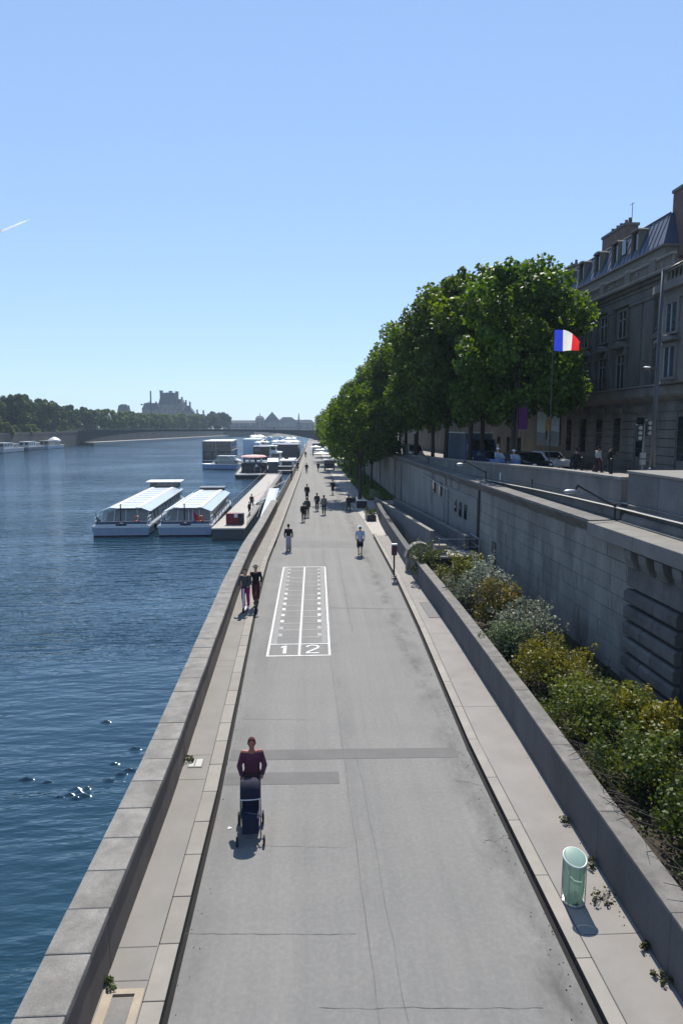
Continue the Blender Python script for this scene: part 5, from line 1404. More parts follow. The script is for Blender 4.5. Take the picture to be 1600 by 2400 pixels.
# loose wall plates
for (y, z, lab) in ((36.2,5.35,'small white plate fixed to the upper parapet above the quay wall'),(31.0,5.4,'small dark niche plate in the upper parapet')):
    t = tag(MB().box(-.02,.0,-.07,.07,-.2,.2).build('wall_plate', M['white'] if 'white' in lab else M['blackmetal']), lab, 'plate'); t.location = (10.29,y,z)
# ------------------------------------------------------------------ boats
WZ = -3.0
def hull_mesh(L, W, zt, bow=.25, stern=.0, zb=-.4, flare=.9):
    """outline from stern (y=0) to bow (y=L); bow and stern give the tapered share of the length"""
    out = []
    n = 7
    for i in range(n+1):
        t = i/n; y = L*(1-bow) + L*bow*t; out.append((W/2*math.sqrt(max(0, 1-t**2.2))+ (.05 if i == n else 0), y))
    side = [(W/2*(1-stern*.5), 0), (W/2, L*.12)] + out
    full = side + [(-x, y) for x, y in reversed(side)]
    b = MB(); k = len(full)
    b.add([(x*flare, y*(1-.01)+.1, zb) for x, y in full] + [(x, y, zt) for x, y in full], [(i,(i+1)%k,k+(i+1)%k,k+i) for i in range(k)] + [tuple(range(k-1,-1,-1)), tuple(range(k,2*k))])
    return b, full
def boat(label, loc, rz, L, W, zt, hull, deck=None, bow=.25, cat='boat', name='moored_boat', group=None, strip=None):
    t = thing(name, label, cat, (loc[0], loc[1], WZ), rz, group)
    b, full = hull_mesh(L, W, zt, bow); b.build('hull', hull, t)
    b = MB(); k = len(full)
    b.add([(x*.93, y*.985+L*.008, zt+.012) for x, y in full], [tuple(range(k))]); b.build('deck', deck or M['concrete'], t)
    b = MB(); b.add([(x*1.012, y*1.003-.03, zt-.16) for x, y in full] + [(x*1.012, y*1.003-.03, zt+.03) for x, y in full], [(i,(i+1)%k,k+(i+1)%k,k+i) for i in range(k)]); b.build('rubbing_strake', strip or M['white'], t)
    b = MB(); b.add([(x*.93, y*.995+.03, -.3) for x, y in full] + [(x*.945, y*.996+.02, .12) for x, y in full], [(i,(i+1)%k,k+(i+1)%k,k+i) for i in range(k)]); b.build('boot_line', M['rubber'], t)
    return t
def cabin(t, x0, x1, y0, y1, z0, z1, wall, roofm, wins=True, over=.15, pane=None):
    b = MB(); b.box(x0,x1,y0,y1,z0,z1); c = b.build('cabin', wall, t, bevel=.04)
    b = MB(); b.box(x0-over,x1+over,y0-over,y1+over,z1+.003,z1+.14); b.build('roof', roofm, t, bevel=.03)
    if wins:
        h = (z1-z0); pn = pane or M['darkglass']
        n = max(1, int((x1-x0)/2.2)); wd = (x1-x0)/n
        for i in range(n):
            b = MB(); b.box(x0+wd*i+wd*.14, x0+wd*(i+1)-wd*.14, y0-.04, y0-.005, z0+h*.38, z0+h*.85); b.build('window', pn, c)
        n = max(1, int((y1-y0)/2.4)); wd = (y1-y0)/n
        for i in range(n):
            b = MB(); b.box(x1+.005, x1+.04, y0+wd*i+wd*.14, y0+wd*(i+1)-wd*.14, z0+h*.38, z0+h*.85); b.build('window', pn, c)
    return c
seatm = C(.20,.115,.06)
hullblue = P(.30,.36,.46,.35)
def tour_boat(label, loc, rz, L, W, kind):
    t = boat(label, loc, rz, L, W, 1.05, hullblue, P(.20,.22,.25,.6), .28, 'tour boat', 'tour_boat', 'glass-roofed tour boats at the pontoon')
    y0, y1 = 2.6, L*.84
    hw = W/2-.35
    zr = 2.55
    # glazed walls with posts, seats inside
    b = MB()
    b.quad((-hw,y0,1.1),(hw,y0,1.1),(hw*.88,y0+.25,zr-.15),(-hw*.88,y0+.25,zr-.15)); b.build('rear_glazing', M['clear'], t)
    for s in (-1,1):
        b = MB(); b.quad((s*hw,y0,1.1),(s*hw,y1,1.1),(s*hw*.92,y1,zr-.35),(s*hw*.92,y0+.2,zr-.35)); b.build('side_glazing', M['clear'], t)
        y = y0
        while y <= y1:
            b = MB(); b.tube([(s*hw,y,1.08),(s*hw*.92,y+.1,zr-.33)], .05, 6); b.build('window_post', M['whitemetal'], t); y += 1.9
    for x in (-hw*.5, 0, hw*.5):
        b = MB(); b.tube([(x,y0-.02,1.08),(x*.9,y0+.24,zr-.15)], .04, 6); b.build('window_post', M['whitemetal'], t)
    b = MB(); b.box(-hw+.3,hw-.3,0,.45,0,.42); b.box(-hw+.3,hw-.3,.4,.5,.4,.85); sm_ = b.mesh('seat_row', seatm)
    y = y0+1.2
    while y < y1-1: link('seat_row', sm_, t, (0,y,1.07)); y += 1.5
    rsp = random.Random(int(L*10)); b = MB()
    for k in range(26):
        b.ell((rsp.uniform(-hw+.5,hw-.5), rsp.uniform(y0+.8,y0+9), 1.75), (.2,.16,.3), 8, 5)
    tag(b.build('passengers', C(.14,.11,.1), t), kind='stuff')
    # roof: flat centre, sloping shoulders, a bright ridge strip on the right
    wr = hw*.62
    b = MB(); b.box(-wr,wr,y0-.35,y1,zr,zr+.09); b.build('roof_panel', P(.57,.61,.65,.3), t, bevel=.03)
    for s in (-1,1):
        b = MB(); b.add([(s*(wr+.02),y0-.3,zr+.06),(s*(wr+.02),y1,zr+.06),(s*hw*1.02,y1,zr-.32),(s*hw*1.02,y0-.3,zr-.32)], [(0,1,2,3)]); o = b.build('roof_shoulder', P(.43,.50,.58,.25), t); o.modifiers.new('solid','SOLIDIFY').thickness = .06
        b = MB(); b.box(s*(wr-.25)-.22,s*(wr-.25)+.22,y0-.38,y1,zr+.093,zr+.15); b.build('roof_strip', M['white'], t, bevel=.02)
        b = MB(); b.tube([(s*hw*1.03,y0-.3,zr-.33),(s*hw*1.03,y1,zr-.33)], .06, 6); b.build('gutter', M['rubber'] if s > 0 else M['whitemetal'], t)
    k = y0+2.2
    while k < y1: 
        b = MB(); b.box(-wr+.05,wr-.55,k,k+.05,zr+.092,zr+.12); b.build('roof_joint', P(.45,.48,.52), t); k += 2.6
    # wheelhouse at the far end
    if kind == 0:
        cabin(t, -1.9,1.9,y1-.6,y1+2.0,zr-.3,zr+.75,P(.12,.13,.12),M['white'],True,.5)
    else:
        cabin(t, -1.5,1.5,y1-.3,y1+1.8,zr-.5,zr+.3,P(.03,.03,.035),P(.08,.09,.1),True,.2)
    # stern bulwark with white panels, rail, flagstaff and flags
    b = MB(); b.box(-hw,hw,.25,.4,1.06,1.5); b.build('stern_bulwark', P(.06,.08,.13,.4), t, bevel=.03)
    for xa, xb in ((-hw+.1,-.5),(.6,hw-.05)):
        b = MB(); b.box(xa,xb,.05,.24,1.07,1.22); b.build('stern_panel', M['white'], t, bevel=.02)
    b = MB(); b.ell((0,.1,1.2),(.3,.2,.2),10,6); b.build('winch', P(.04,.045,.06), t)
    b = MB(); b.tube([(-.15,.9,1.05),(-.15,1.0,3.2)], .06, 8); b.build('mast', M['rubber'], t)
    b = MB(); b.tube([(-hw+.35,.6,1.05),(-hw-.1,.5,2.75)], .03, 6); b.build('flagstaff', M['whitemetal'], t)
    b = MB(); b.add([(-hw-.08,.5,2.7),(-hw+.05,.52,2.1),(-hw+.75,.6,1.12),(-hw+.3,.6,1.1),(-hw+.1,.55,1.3)], [(0,1,2,3,4)]); o = b.build('dark_pennant' if kind == 0 else 'grey_pennant', C(.02,.025,.04) if kind == 0 else C(.14,.17,.23), t); o.modifiers.new('solid','SOLIDIFY').thickness = .02
    for s in (-1,1):
        for q in (3, 8, 13, 18):
            b = MB(); b.tube([(s*(W/2+.1),q,.95),(s*(W/2+.1),q,.3)], .13, 8); b.build('fender', M['rubber'], t)
        b = MB(); b.tube([(s*(hw+.12),.5,1.9),(s*(hw+.12),2.4,1.9)], .025, 5); b.tube([(s*(hw+.12),.5,1.5),(s*(hw+.12),2.4,1.5)], .02, 5)
        for q in (.5, 1.4, 2.4): b.tube([(s*(hw+.12),q,1.05),(s*(hw+.12),q,1.92)], .022, 5)
        b.build('stern_rail', M['whitemetal'], t)
    b = MB(); b.tube([(1.6+.26*math.cos(a),.22,1.75+.26*math.sin(a)) for a in [2*math.pi*k/16 for k in range(17)]], .06, 6, caps=False); b.build('life_ring', P(.55,.12,.03), t, smooth=True)
    b = MB(); b.tube([(W/2-.4,1.0,1.2),(W/2+.9,2.2,.95),(W/2+2.2,3.6,1.25)], .03, 5); b.build('mooring_rope', C(.3,.27,.2), t)
    if kind == 1:
        b = MB(); b.add([(.75,.7,2.5),(.95,.72,1.25),(1.75,.8,1.2),(1.45,.75,1.75)], [(0,1,2,3)]); o = b.build('red_flag', C(.35,.015,.03), t); o.modifiers.new('solid','SOLIDIFY').thickness = .02
        b = MB(); b.tube([(.72,.7,1.05),(.75,.7,2.6)], .025, 6); b.build('flagstaff', M['whitemetal'], t)
    return t
tour_boat('left glass-roofed tour boat with a dark pennant and white wheelhouse canopy', (-18.9,69,0), R(2.6), 33, 5.7, 0)
tour_boat('right glass-roofed tour boat with a red flag at its stern', (-12.5,69,0), R(1.0), 27, 5.5, 1)

# pontoon with its red box, rail, gangway
t = thing('pontoon', 'long pale landing pontoon between the tour boats and the quay', 'pontoon', (-7.9,66.8,WZ), R(-.6))
b = MB(); b.box(-1.55,1.55,0,76,-.3,.95); b.build('float', P(.10,.10,.10,.7), t)
b = MB(); b.box(-1.65,1.65,-.1,76,.953,1.12); b.build('deck', M['terrace'], t, bevel=.03)
for x in (-1.6, 1.6):
    b = MB(); b.tube([(x,3,2.05),(x,76,2.05)], .035, 6); b.tube([(x,3,1.6),(x,76,1.6)], .02, 5)
    for q in ys(3,76,2.2): b.tube([(x,q,1.1),(x,q,2.07)], .03, 5)
    b.build('railing', M['blackmetal'] if x < 0 else M['greymetal'], t)
t = thing('locker', 'dark red box on the near end of the pontoon', 'box', (-7.6,69.4,WZ+1.123), R(-3))
b = MB(); b.box(-.75,.55,-.4,.4,0,1.15); b.build('body', P(.16,.012,.018,.6), t, bevel=.03)
b = MB(); b.box(.56,1.0,-.38,.38,0,1.15); b.build('dark_side', M['blackmetal'], t)
b = MB(); b.box(.1,.45,-.43,-.405,.75,1.2); b.build('notice', M['white'], t)
t = thing('gangway', 'pale gangway from the pontoon up to the quay', 'gangway', (-5.1,86,-2))
b = MB(); b.add([(-2.2,0,.05),(-2.2,1.4,.05),(2.4,7.5,1.9),(2.4,6.1,1.9)], [(0,1,2,3)]); o = b.build('walkway', P(.42,.48,.55), t); o.modifiers.new('solid','SOLIDIFY').thickness = .12
for dy in (0, 1.4):
    b = MB(); b.tube([(-2.2,dy,1.0),(2.4,6.1+dy,2.9)], .02, 6); b.build('railing', M['blackmetal'], t)
t = thing('gangway', 'steel gangway sloping down to the water beside the end of the stone parapet', 'gangway', (-4.6,69,-3))
b = MB(); b.add([(-.6,0,.9),(.6,0,.9),(.9,17,3.2),(-.3,17,3.2)], [(0,1,2,3)]); o = b.build('walkway', P(.36,.43,.52), t); o.modifiers.new('solid','SOLIDIFY').thickness = .1
for x in (-.6,.6):
    b = MB(); b.tube([(x,0,1.9),(x+.3,17,4.2)], .025, 6); b.build('railing', M['blackmetal'], t)
person('person in black walking on the pontoon', (-6.9,83,WZ+1.12), R(170), (.013,.013,.014), (.013,.013,.014), vox=.03)
person('person in dark clothes at the pontoon rail nearer than the walking one', (-6.6,76,WZ+1.12), R(60), (.02,.02,.022), (.015,.015,.017), pose='stand', vox=.03, h=1.6)

# other moored boats, near to far
t = boat('black working barge with a pale foredeck and a red-and-white canopy', (-11.0,146,0), R(3), 34, 9.4, .9, P(.014,.016,.02), M['terrace'], .12)
cabin(t, -3.4,2.2,5,17,.92,3.0,P(.016,.018,.022),P(.05,.055,.06)); cabin(t, 2.4,4.6,4,20,.92,3.3,P(.05,.06,.07),M['white'],False)
b = MB(); b.tube([(-.6,4.9,.95),(-.6,4.9,2.1),(.1,4.9,2.3),(.8,4.9,2.1),(.8,4.9,.95)], .08, 6); b.build('door_arch', P(.3,.32,.36), t)
b = MB(); b.ell((-.1,4.5,2.5),(.35,.3,.3),8,6); b.build('life_ring', M['white'], t)
b = MB(); b.lathe([(2.9,0),(2.6,.25),(.3,.45)], 10, (-.8,9,4.3), 0, 1.6); b.build('canopy', P(.62,.35,.34,.8), t)
for x in (-2.6,-.8,1.0):
    b = MB(); b.tube([(x,5.6,3.1),(x,5.6,4.4)], .05, 6); b.build('canopy_post', M['white'], t)
for k, q in enumerate((-2.8,-1.6,-.3,.9)):
    b = MB(); b.ell((q,6.3,3.6),(.25,.2,.45),8,6); tag(b.build('deck_table', M['white'] if k % 2 else P(.03,.03,.04), t))
for x in (-4.4, 4.4):
    b = MB(); b.tube([(x,1,1.9),(x,30,1.9)], .04, 5); b.build('railing', M['blackmetal'], t)
t = boat('small glass-topped cruiser with a pale blue hull in front of the two-storey houseboat', (-17.6,181,0), R(82), 10.6, 5.6, 1.3, P(.22,.32,.5), M['white'], .42)
b = MB(); b.add([(-2.3,.9,1.35),(2.3,.9,1.35),(1.9,7.8,1.35),(-1.9,7.8,1.35),(-1.9,1.6,3.3),(1.9,1.6,3.3),(1.4,6.0,3.2),(-1.4,6.0,3.2)], [(0,1,5,4),(1,2,6,5),(2,3,7,6),(3,0,4,7)]); b.build('glazing', M['clear'], t)
b = MB(); b.add([(-2.0,.2,2.0),(2.0,.2,2.0),(2.0,3.2,3.42),(-2.0,3.2,3.42)], [(0,1,2,3)]); o = b.build('awning', M['white'], t, smooth=True); o.modifiers.new('solid','SOLIDIFY').thickness = .1
b = MB(); b.box(-1.9,1.9,1.5,6.1,3.32,3.42); b.build('roof', P(.5,.55,.6), t)
for q in (1.5, 3, 4.5, 6): 
    b = MB(); b.box(-2.0,2.0,q,q+.5,1.35,2.0); b.build('seat_row', seatm, t)
t = boat('two-storey dark houseboat with window bands and a white flat roof', (-26.3,199,0), R(2), 30, 8.6, 1.4, P(.02,.035,.075), None, .1, 'houseboat', 'houseboat')
cabin(t, -4.1,4.1,.7,26,1.42,3.95,P(.06,.055,.06),P(.25,.24,.24)); cabin(t, -4.0,4.0,.9,25,4.1,6.75,P(.18,.14,.12),M['white'])
for x in (-4.1,-.2,4.1):
    b = MB(); b.box(x-.12,x+.12,.15,.5,1.4,6.75); b.build('post', P(.3,.29,.28), t)
t = boat('white barge with a stepped white deckhouse and a large dark cabin', (-7.6,202,0), R(-1), 40, 8.6, 1.0, P(.45,.46,.47), M['terrace'], .15)
cabin(t, -4.0,-.6,3,10,1.02,3.3,M['white'],M['white']); cabin(t, -4.0,-2.0,4,9,3.45,5.2,M['white'],M['white']); cabin(t, -1.2,4.2,12,34,1.02,5.4,P(.02,.026,.04),P(.06,.07,.09),False)
b = MB(); b.box(-.4,3.8,3,11,1.02,1.5); b.build('deck_stores', M['white'], t)
b = MB(); b.box(.4,1.6,2.9,3.2,1.1,2.2); b.build('hatch', P(.03,.03,.035), t)
t = boat('pale flat work pontoon tucked between the landing pontoon and the white barge', (-5.4,160,0), R(0), 26, 4.6, .8, P(.10,.11,.12), M['terrace'], .1)
cabin(t, -1.6,1.8,10,16,.82,2.6,M['white'],M['white']); 
b = MB(); b.box(-1.9,1.6,2.5,6,.82,1.6); b.build('dark_crate', P(.02,.022,.026), t)
t = boat('pale blue box-shaped houseboat behind the two-storey one', (-20.5,247,0), R(1), 28, 6.2, 1.2, P(.05,.08,.14), None, .15, 'houseboat', 'houseboat')
cabin(t, -2.9,2.9,1,20,1.22,6.4,P(.52,.62,.74),P(.55,.65,.75),False)
cabin(t, -2.9,1.0,21,26,1.22,4,M['white'],M['white'])
t = boat('low brown and green restaurant barge with dark windows', (-15.6,232,0), R(1), 34, 6.4, 1.1, P(.06,.075,.055), None, .15)
cabin(t, -3,3,1.5,24,1.12,4.2,P(.05,.045,.04),P(.2,.22,.24)); 
for i, (x, y) in enumerate(((-1.5,4),(1.2,8),(-.5,14))): 
    b = MB(); b.lathe([(1.3,0),(1.2,.1),(.1,.5)], 8, (x,y,5.6)); b.build('umbrella', M['white'], t); b = MB(); b.tube([(x,y,4.35),(x,y,5.7)], .05, 5); b.build('umbrella_pole', M['greymetal'], t)
for i, (x, y, L, W, lab, hc, cc, rc, ht) in enumerate((
  (-12.5,285,38,6.5,'dark barge with white deck umbrellas beyond the restaurant barge',(.02,.025,.03),(.04,.04,.045),(.18,.18,.19),3.6),
  (-22.5,300,36,7,'grey barge with white terrace umbrellas far upstream',(.08,.10,.13),(.10,.12,.15),(.5,.5,.5),5.2),
  (-6.2,262,38,5.6,'red-brown barge close to the quay far down the road',(.05,.025,.025),(.07,.04,.04),(.25,.22,.21),3.8),
  (-8.5,330,44,7,'long dark barge with a white wheelhouse far upstream',(.02,.024,.03),(.5,.5,.5),(.7,.7,.7),4.0),
  (-27,352,40,7.5,'grey-blue floating venue far upstream on the left',(.07,.09,.13),(.09,.12,.16),(.3,.33,.37),5.0))):
    t = boat(lab, (x,y,0), R(1), L, W, 1.2, P(*hc), None, .15)
    cabin(t, -W/2+.4,W/2-.4,2,L*.7,1.22,ht,P(*cc),P(*rc))
    for k in range(4):
        xx = (-1.6,1.2,-.6,1.8)[k]; yy = 3+k*4.5
        b = MB(); b.lathe([(1.5,0),(1.35,.12),(.1,.6)], 8, (xx,yy,ht+1.2)); b.build('umbrella', M['white'], t); b = MB(); b.tube([(xx,yy,ht+.15),(xx,yy,ht+1.5)], .06, 5); b.build('umbrella_pole', M['greymetal'], t)
for i, (x, y, n_, lab) in enumerate(((-25.2,395,3,'row of pale blue marquee tents on the far pontoon, left group'),(-12.2,392,3,'row of pale blue marquee tents on the far pontoon, right group'))):
    t = thing('marquee', lab, 'marquee', (x,y,WZ))
    b = MB(); b.box(-5.5,5.5,-2,8,-.3,1.4); b.build('float', P(.06,.07,.09), t)
    for k in range(n_):
        xx = -3.4+k*3.3
        b = MB(); b.box(xx-1.3,xx+1.3,0,6,1.403,4.3+(k % 2)*.3); b.build('tent_wall', P(.40,.58,.78,.6), t); b = MB(); b.prism([(xx-1.4,4.62),(xx+1.4,4.62),(xx+.3,5.4),(xx-.3,5.4)], 'y', -.2, 6.2); b.build('tent_roof', P(.62,.75,.88,.6), t)
# boats along the far bank
for i, (y, L, lab, hc, cc, rc) in enumerate(((296,24,'pale grey houseboat at the left edge, moored on the far bank',(.42,.43,.45),(.5,.5,.5),(.6,.6,.6)),(322,22,'navy barge with a white deckhouse moored on the far bank',(.03,.045,.11),(.55,.55,.56),(.75,.75,.75)),(346,26,'blue-grey boat with a pale tent on deck moored on the far bank',(.26,.34,.46),(.3,.25,.22),(.45,.42,.4)))):
    t = boat(lab, (-131.2,y,0), R(0), L, 5.6, 1.7, P(*hc), None, .2)
    cabin(t, -2.2,2.2,2,L*.45,1.72,4.0,P(*cc),P(*rc)); cabin(t, -2.0,2.0,L*.5,L*.72,1.72,3.4,P(*[c*.8 for c in cc]),P(*rc))
    if i == 2:
        b = MB(); b.lathe([(3.4,0),(3.0,.8),(1.2,1.8),(.1,2.2)], 10, (0,L*.62,3.6)); b.build('tent', M['white'], t)

# ------------------------------------------------------------------ far bank
b = MB(); b.box(-700,-136,150,760,-6,4.4); b.box(-700,-60,760,1500,-6,3)
b.add([(-136,430,-6),(-136,430,4.2),(-92,760,4.2),(-92,760,-6),(-700,760,4.2),(-700,430,4.2)], [(0,1,2,3),(1,5,4,2)])
struct(b.build('far_bank', mat('far_quay_stone', (.085,.078,.066), .95, .2, .1, 1.5, .3, .1, world=True)), 'land and brown quay wall of the far bank')
b = MB(); b.add([(-134.5,425,-3.2),(-90,768,-3.2),(-88,768,-1.6),(-132.5,425,-1.6),(-136.5,425,-1.5),(-93,768,-1.5)], [(0,1,2,3),(3,2,5,4)])
b.add([(-130.5,425,-3.2),(-86,768,-3.2),(-86,768,-1.5),(-130.5,425,-1.5),(-136.5,425,-1.45),(-93,768,-1.45)], [(0,1,2,3),(3,2,5,4)])
struct(b.build('low_quay', M['terrace']), 'pale low quay at the water line of the far bank beyond the footbridge')
b = MB(); b.box(-136.6,-135.9,180,428,4.4,5.3); t = b.build('quay_parapet', mat('far_parapet', (.10,.086,.075), .95, .15, .3, 3, .2, .05)); tag(t, 'brown parapet wall along the top of the far quay', 'wall')
farm = [leafmat('far_leaf_a', (.022,.045,.012), (.075,.115,.022), .35), leafmat('far_leaf_b', (.05,.085,.016), (.14,.19,.035), .4)]
def far_crown(seed, m):
    cp = crown_points(6.6, 6.6, 8.2, 55, seed, -.85, .4); rs_ = np.random.default_rng(seed); rad = rs_.uniform(1.2, 2.3, 55)
    return leaves('crown', cp, rad, 80, .85, m, .1, seed)
FC = [far_crown(500, farm[0]), far_crown(501, farm[0]), far_crown(502, farm[1])]
b = MB(); b.tube([(0,0,-1),(0,0,4),(.3,0,10)], [.5,.4,.2], 7); FT = b.mesh('trunk', M['bark'])
rs = random.Random(13)
def far_tree(x, y, zb, s, k, lab, group='trees on the far bank'):
    t = thing('tree', lab, 'tree', (x,y,zb), rs.uniform(0,6.28), group); t.scale = (s, s, s)
    link('trunk', FT, t); link('crown', FC[k], t, (0,0,10.2))
ordn = 'first second third fourth fifth sixth seventh eighth ninth tenth eleventh twelfth thirteenth fourteenth fifteenth sixteenth seventeenth eighteenth nineteenth twentieth'.split()
i = 0
for (x, y, s, k) in ((-146,286,1.02,0),(-150,302,1.1,1),(-146,318,.98,0),(-152,334,1.1,1),(-147,350,1.02,0),(-150,366,1.05,0),(-146,381,.95,1),(-149,396,1.0,0),(-147,412,.92,1)):
    far_tree(x+rs.uniform(-1.5,1.5), y, 4.4, s, k, '%s tall dark tree from the left edge on the far bank, before the footbridge' % ordn[i]); i += 1
for j, (x, y, s) in enumerate(((-138.5,296,.42),(-138.2,303,.5),(-138.6,322,.5),(-139.5,333,.42),(-139,345,.45),(-140,357,.45))):
    far_tree(x, y, 1.0, s, 2, '%s round bright green bush from the left edge, below the tall far trees' % ordn[j], 'bushes on the far bank')
i = 0
for (x, y, s) in ((-182,322,1.0),(-186,345,1.1),(-180,368,1.0),(-184,392,1.05),(-178,415,1.0),(-182,440,1.05),(-176,470,1.0),(-172,505,1.0),(-168,540,1.0),(-160,580,.95),(-152,620,.95),(-146,660,.95)):
    far_tree(x, y, 2.0, s, i % 2, '%s tree from the left in the back row on the far bank' % ordn[i]); i += 1
i = 0
for y in range(436, 760, 22):
    x = -142 + (y-430)*.133 - rs.uniform(2,8)
    far_tree(x, y, 4.2, rs.uniform(.78,.92), 2 if 470 < y < 700 else 0, '%s lighter green tree beyond the footbridge on the far bank' % ordn[i]); i += 1
far_tree(-106,790,3,1.15,0,'left tree of the tall dark pair that ends the far bank'); far_tree(-98,800,3,1.2,1,'right tree of the tall dark pair that ends the far bank')

# footbridge
t = thing('footbridge', 'long low dark arched footbridge spanning the river', 'bridge', (-65,420,0))
bm_ = P(.04,.04,.048,.6,.15)
N = 24; topz = lambda u: 6.0 + .8*(1-(2*u-1)**2); botz = lambda u: -2.6 + 7.9*(1-abs(2*u-1)**3.4)
top_, bot_ = [], []
for i in range(N+1):
    u = i/N; x = -74 + 152*u; top_.append((x, topz(u))); bot_.append((x, min(botz(u), topz(u)-1.35)))
b = MB()
for (x0,z0),(x1,z1),(x2,z2),(x3,z3) in zip(top_, top_[1:], bot_[1:], bot_):
    b.prism([(x0,z0-.9),(x1,z1-.9),(x2,z2),(x3,z3)], 'y', -3.5, 3.5)
b.build('arch', bm_, t)
b = MB()
for (x0,z0),(x1,z1) in zip(top_, top_[1:]): b.prism([(x0,z0-.9),(x1,z1-.9),(x1,z1-.25),(x0,z0-.25)], 'y', -5, 5)
b.build('deck', P(.05,.048,.05,.7,.15), t)
b = MB(); b.tube([(x,-4.9,z+.85) for x, z in top_], .09, 5)
for q in range(0, 77): 
    u = q/76; b.box(-74+152*u-.05,-74+152*u+.05,-4.95,-4.85,topz(u)-.3,topz(u)+.85)
b.build('railing', P(.08,.08,.09), t)
b = MB(); b.box(-79,-71,-6,6,-5,5.8); b.build('abutment', mat('bridge_abutment_stone', (.15,.135,.12), .95, .2, .4, 4, .3, .05), t)
rs2 = random.Random(2)
for i in range(7): 
    u = .12+.11*i; b = MB(); x = -74+152*u; b.ell((x,-3.5,topz(u)+.75),(.28,.2,.5),6,5); b.ell((x,-3.5,topz(u)+1.4),(.14,.14,.16),6,5); b.box(x-.2,x+.2,-3.6,-3.4,topz(u)-.25,topz(u)+.4)
    o = b.build('person', C(.05,.05,.06)); o.location = t.location; tag(o, '%s tiny figure from the left on the far footbridge' % 'first second third fourth fifth sixth seventh'.split()[i], 'person', 'figures on the footbridge')

# palace beyond the trees
pst = mat('palace_stone', (.16,.155,.145), .95, .2, .06, .8, .3, .1); prf = mat('palace_slate', (.055,.06,.07), .8, .2, .1, 1, .2, .1)
t = thing('palace', 'large palace pavilion with steep slate roofs and tall chimneys rising behind the far trees', 'palace', (-178,900,3))
def wing(x0, x1, y0, y1, h, rh, ins, nm):
    b = MB(); b.box(x0,x1,y0,y1,-2,h); b.build('wall', pst, t)
    b = MB(); b.add([(x0-.3,y0-.3,h+.003),(x1+.3,y0-.3,h+.003),(x1+.3,y1+.3,h+.003),(x0-.3,y1+.3,h+.003),(x0+ins,y0+ins,h+rh),(x1-ins,y0+ins,h+rh),(x1-ins,y1-ins,h+rh),(x0+ins,y1-ins,h+rh)], [(0,1,5,4),(1,2,6,5),(2,3,7,6),(3,0,4,7),(4,5,6,7)]); r = b.build('roof', prf, t)
    n_ = max(2, int((x1-x0)/4.5)); wd = (x1-x0)/n_
    for i in range(n_):
        for zz in range(8, int(h)-3, 7):
            b = MB(); b.box(x0+wd*(i+.3), x0+wd*(i+.7), y0-.2, y0-.05, zz, zz+4.2); b.build('window', M['darkglass'], t)
    return r
r = wing(-11.5,11.5,-12,12,33,15,3.2,'')
for x, hh in ((-10,51),(-1.5,48.5),(1.8,50.5),(9.8,50)):
    b = MB(); b.box(x-1.5,x+1.5,-3,3,33.01,hh-1.2); b.box(x-1.9,x+1.9,-3.4,3.4,hh-1.197,hh); b.build('chimney', pst, t)
wing(-33,-11.6,-10,12,27,8,3,''); wing(11.6,18,-10,12,35,5,2,''); wing(18.1,30,-8,12,24,8,5,''); wing(30.1,48,-8,12,14,7,4,'')
for x, hh in ((-17,37),(-27,36),(16,43),(21,39),(26,37),(35,27),(43,26)):
    b = MB(); b.box(x-.9,x+.9,-1.5,1.5,14,hh); b.build('chimney', pst, t)
b = MB(); b.tube([(-21.2,-11,20),(-21.2,-11,50)], .9, 8); b.build('dark_mast', M['blackmetal'], t)
t = thing('pavilion', 'small domed palace pavilion left of the main one', 'palace', (-236,900,3))
b = MB(); b.box(-7,7,-6,6,-2,25); b.build('wall', pst, t)
b = MB(); b.add([(-7,-6,25.003),(7,-6,25.003),(7,6,25.003),(-7,6,25.003),(-5.6,-5,31),(5.6,-5,31),(5.6,5,31),(-5.6,5,31),(-3,-3,33.5),(3,-3,33.5),(3,3,33.5),(-3,3,33.5)], [(0,1,5,4),(1,2,6,5),(2,3,7,6),(3,0,4,7),(4,5,9,8),(5,6,10,9),(6,7,11,10),(7,4,8,11),(8,9,10,11)]); b.build('roof', prf, t)
for x in (-6.2,6.2): 
    b = MB(); b.box(x-.8,x+.8,-1,1,25,32); b.build('chimney', pst, t)
t = thing('tower_crane', 'thin tower crane standing left of the palace', 'crane', (-204,905,3))
b = MB(); b.tube([(0,0,0),(0,0,38)], .5, 5); b.build('mast', M['blackmetal'], t)
b = MB(); b.tube([(-11,0,33.5),(3.5,0,33.5)], .35, 5); b.tube([(0,0,38),(-9,0,33.7)], .1, 4); b.build('jib', M['blackmetal'], t)
b = MB(); b.box(-11.6,-9.8,-.8,.8,32.4,34.4); b.build('counterweight', M['blackmetal'], t)
# skyline at the end of the river
def house(lab, x, y, w_, h, rh, ins, dome=False):
    t = thing('city_building', lab, 'building', (x,y,2))
    b = MB(); b.box(-w_/2,w_/2,-8,8,-4,h); b.build('wall', pst, t)
    b = MB(); b.add([(-w_/2-.4,-8.4,h+.003),(w_/2+.4,-8.4,h+.003),(w_/2+.4,8.4,h+.003),(-w_/2-.4,8.4,h+.003),(-w_/2+ins,-3,h+rh),(w_/2-ins,-3,h+rh),(w_/2-ins,3,h+rh),(-w_/2+ins,3,h+rh)], [(0,1,5,4),(1,2,6,5),(2,3,7,6),(3,0,4,7),(4,5,6,7)]); b.build('roof', prf, t)
    n_ = max(2, int(w_/6)); wd = w_/n_
    for i in range(n_):
        b = MB(); b.box(-w_/2+wd*(i+.3), -w_/2+wd*(i+.7), -8.2, -8.05, h*.35, h*.75); b.build('window', M['darkglass'], t)
    return t
house('long low building row at the end of the river, left of the gabled tower', -102,1100,64,12,4,4)
t = house('square tower with a small spire on the far skyline', -76,1095,13,19,4,3)
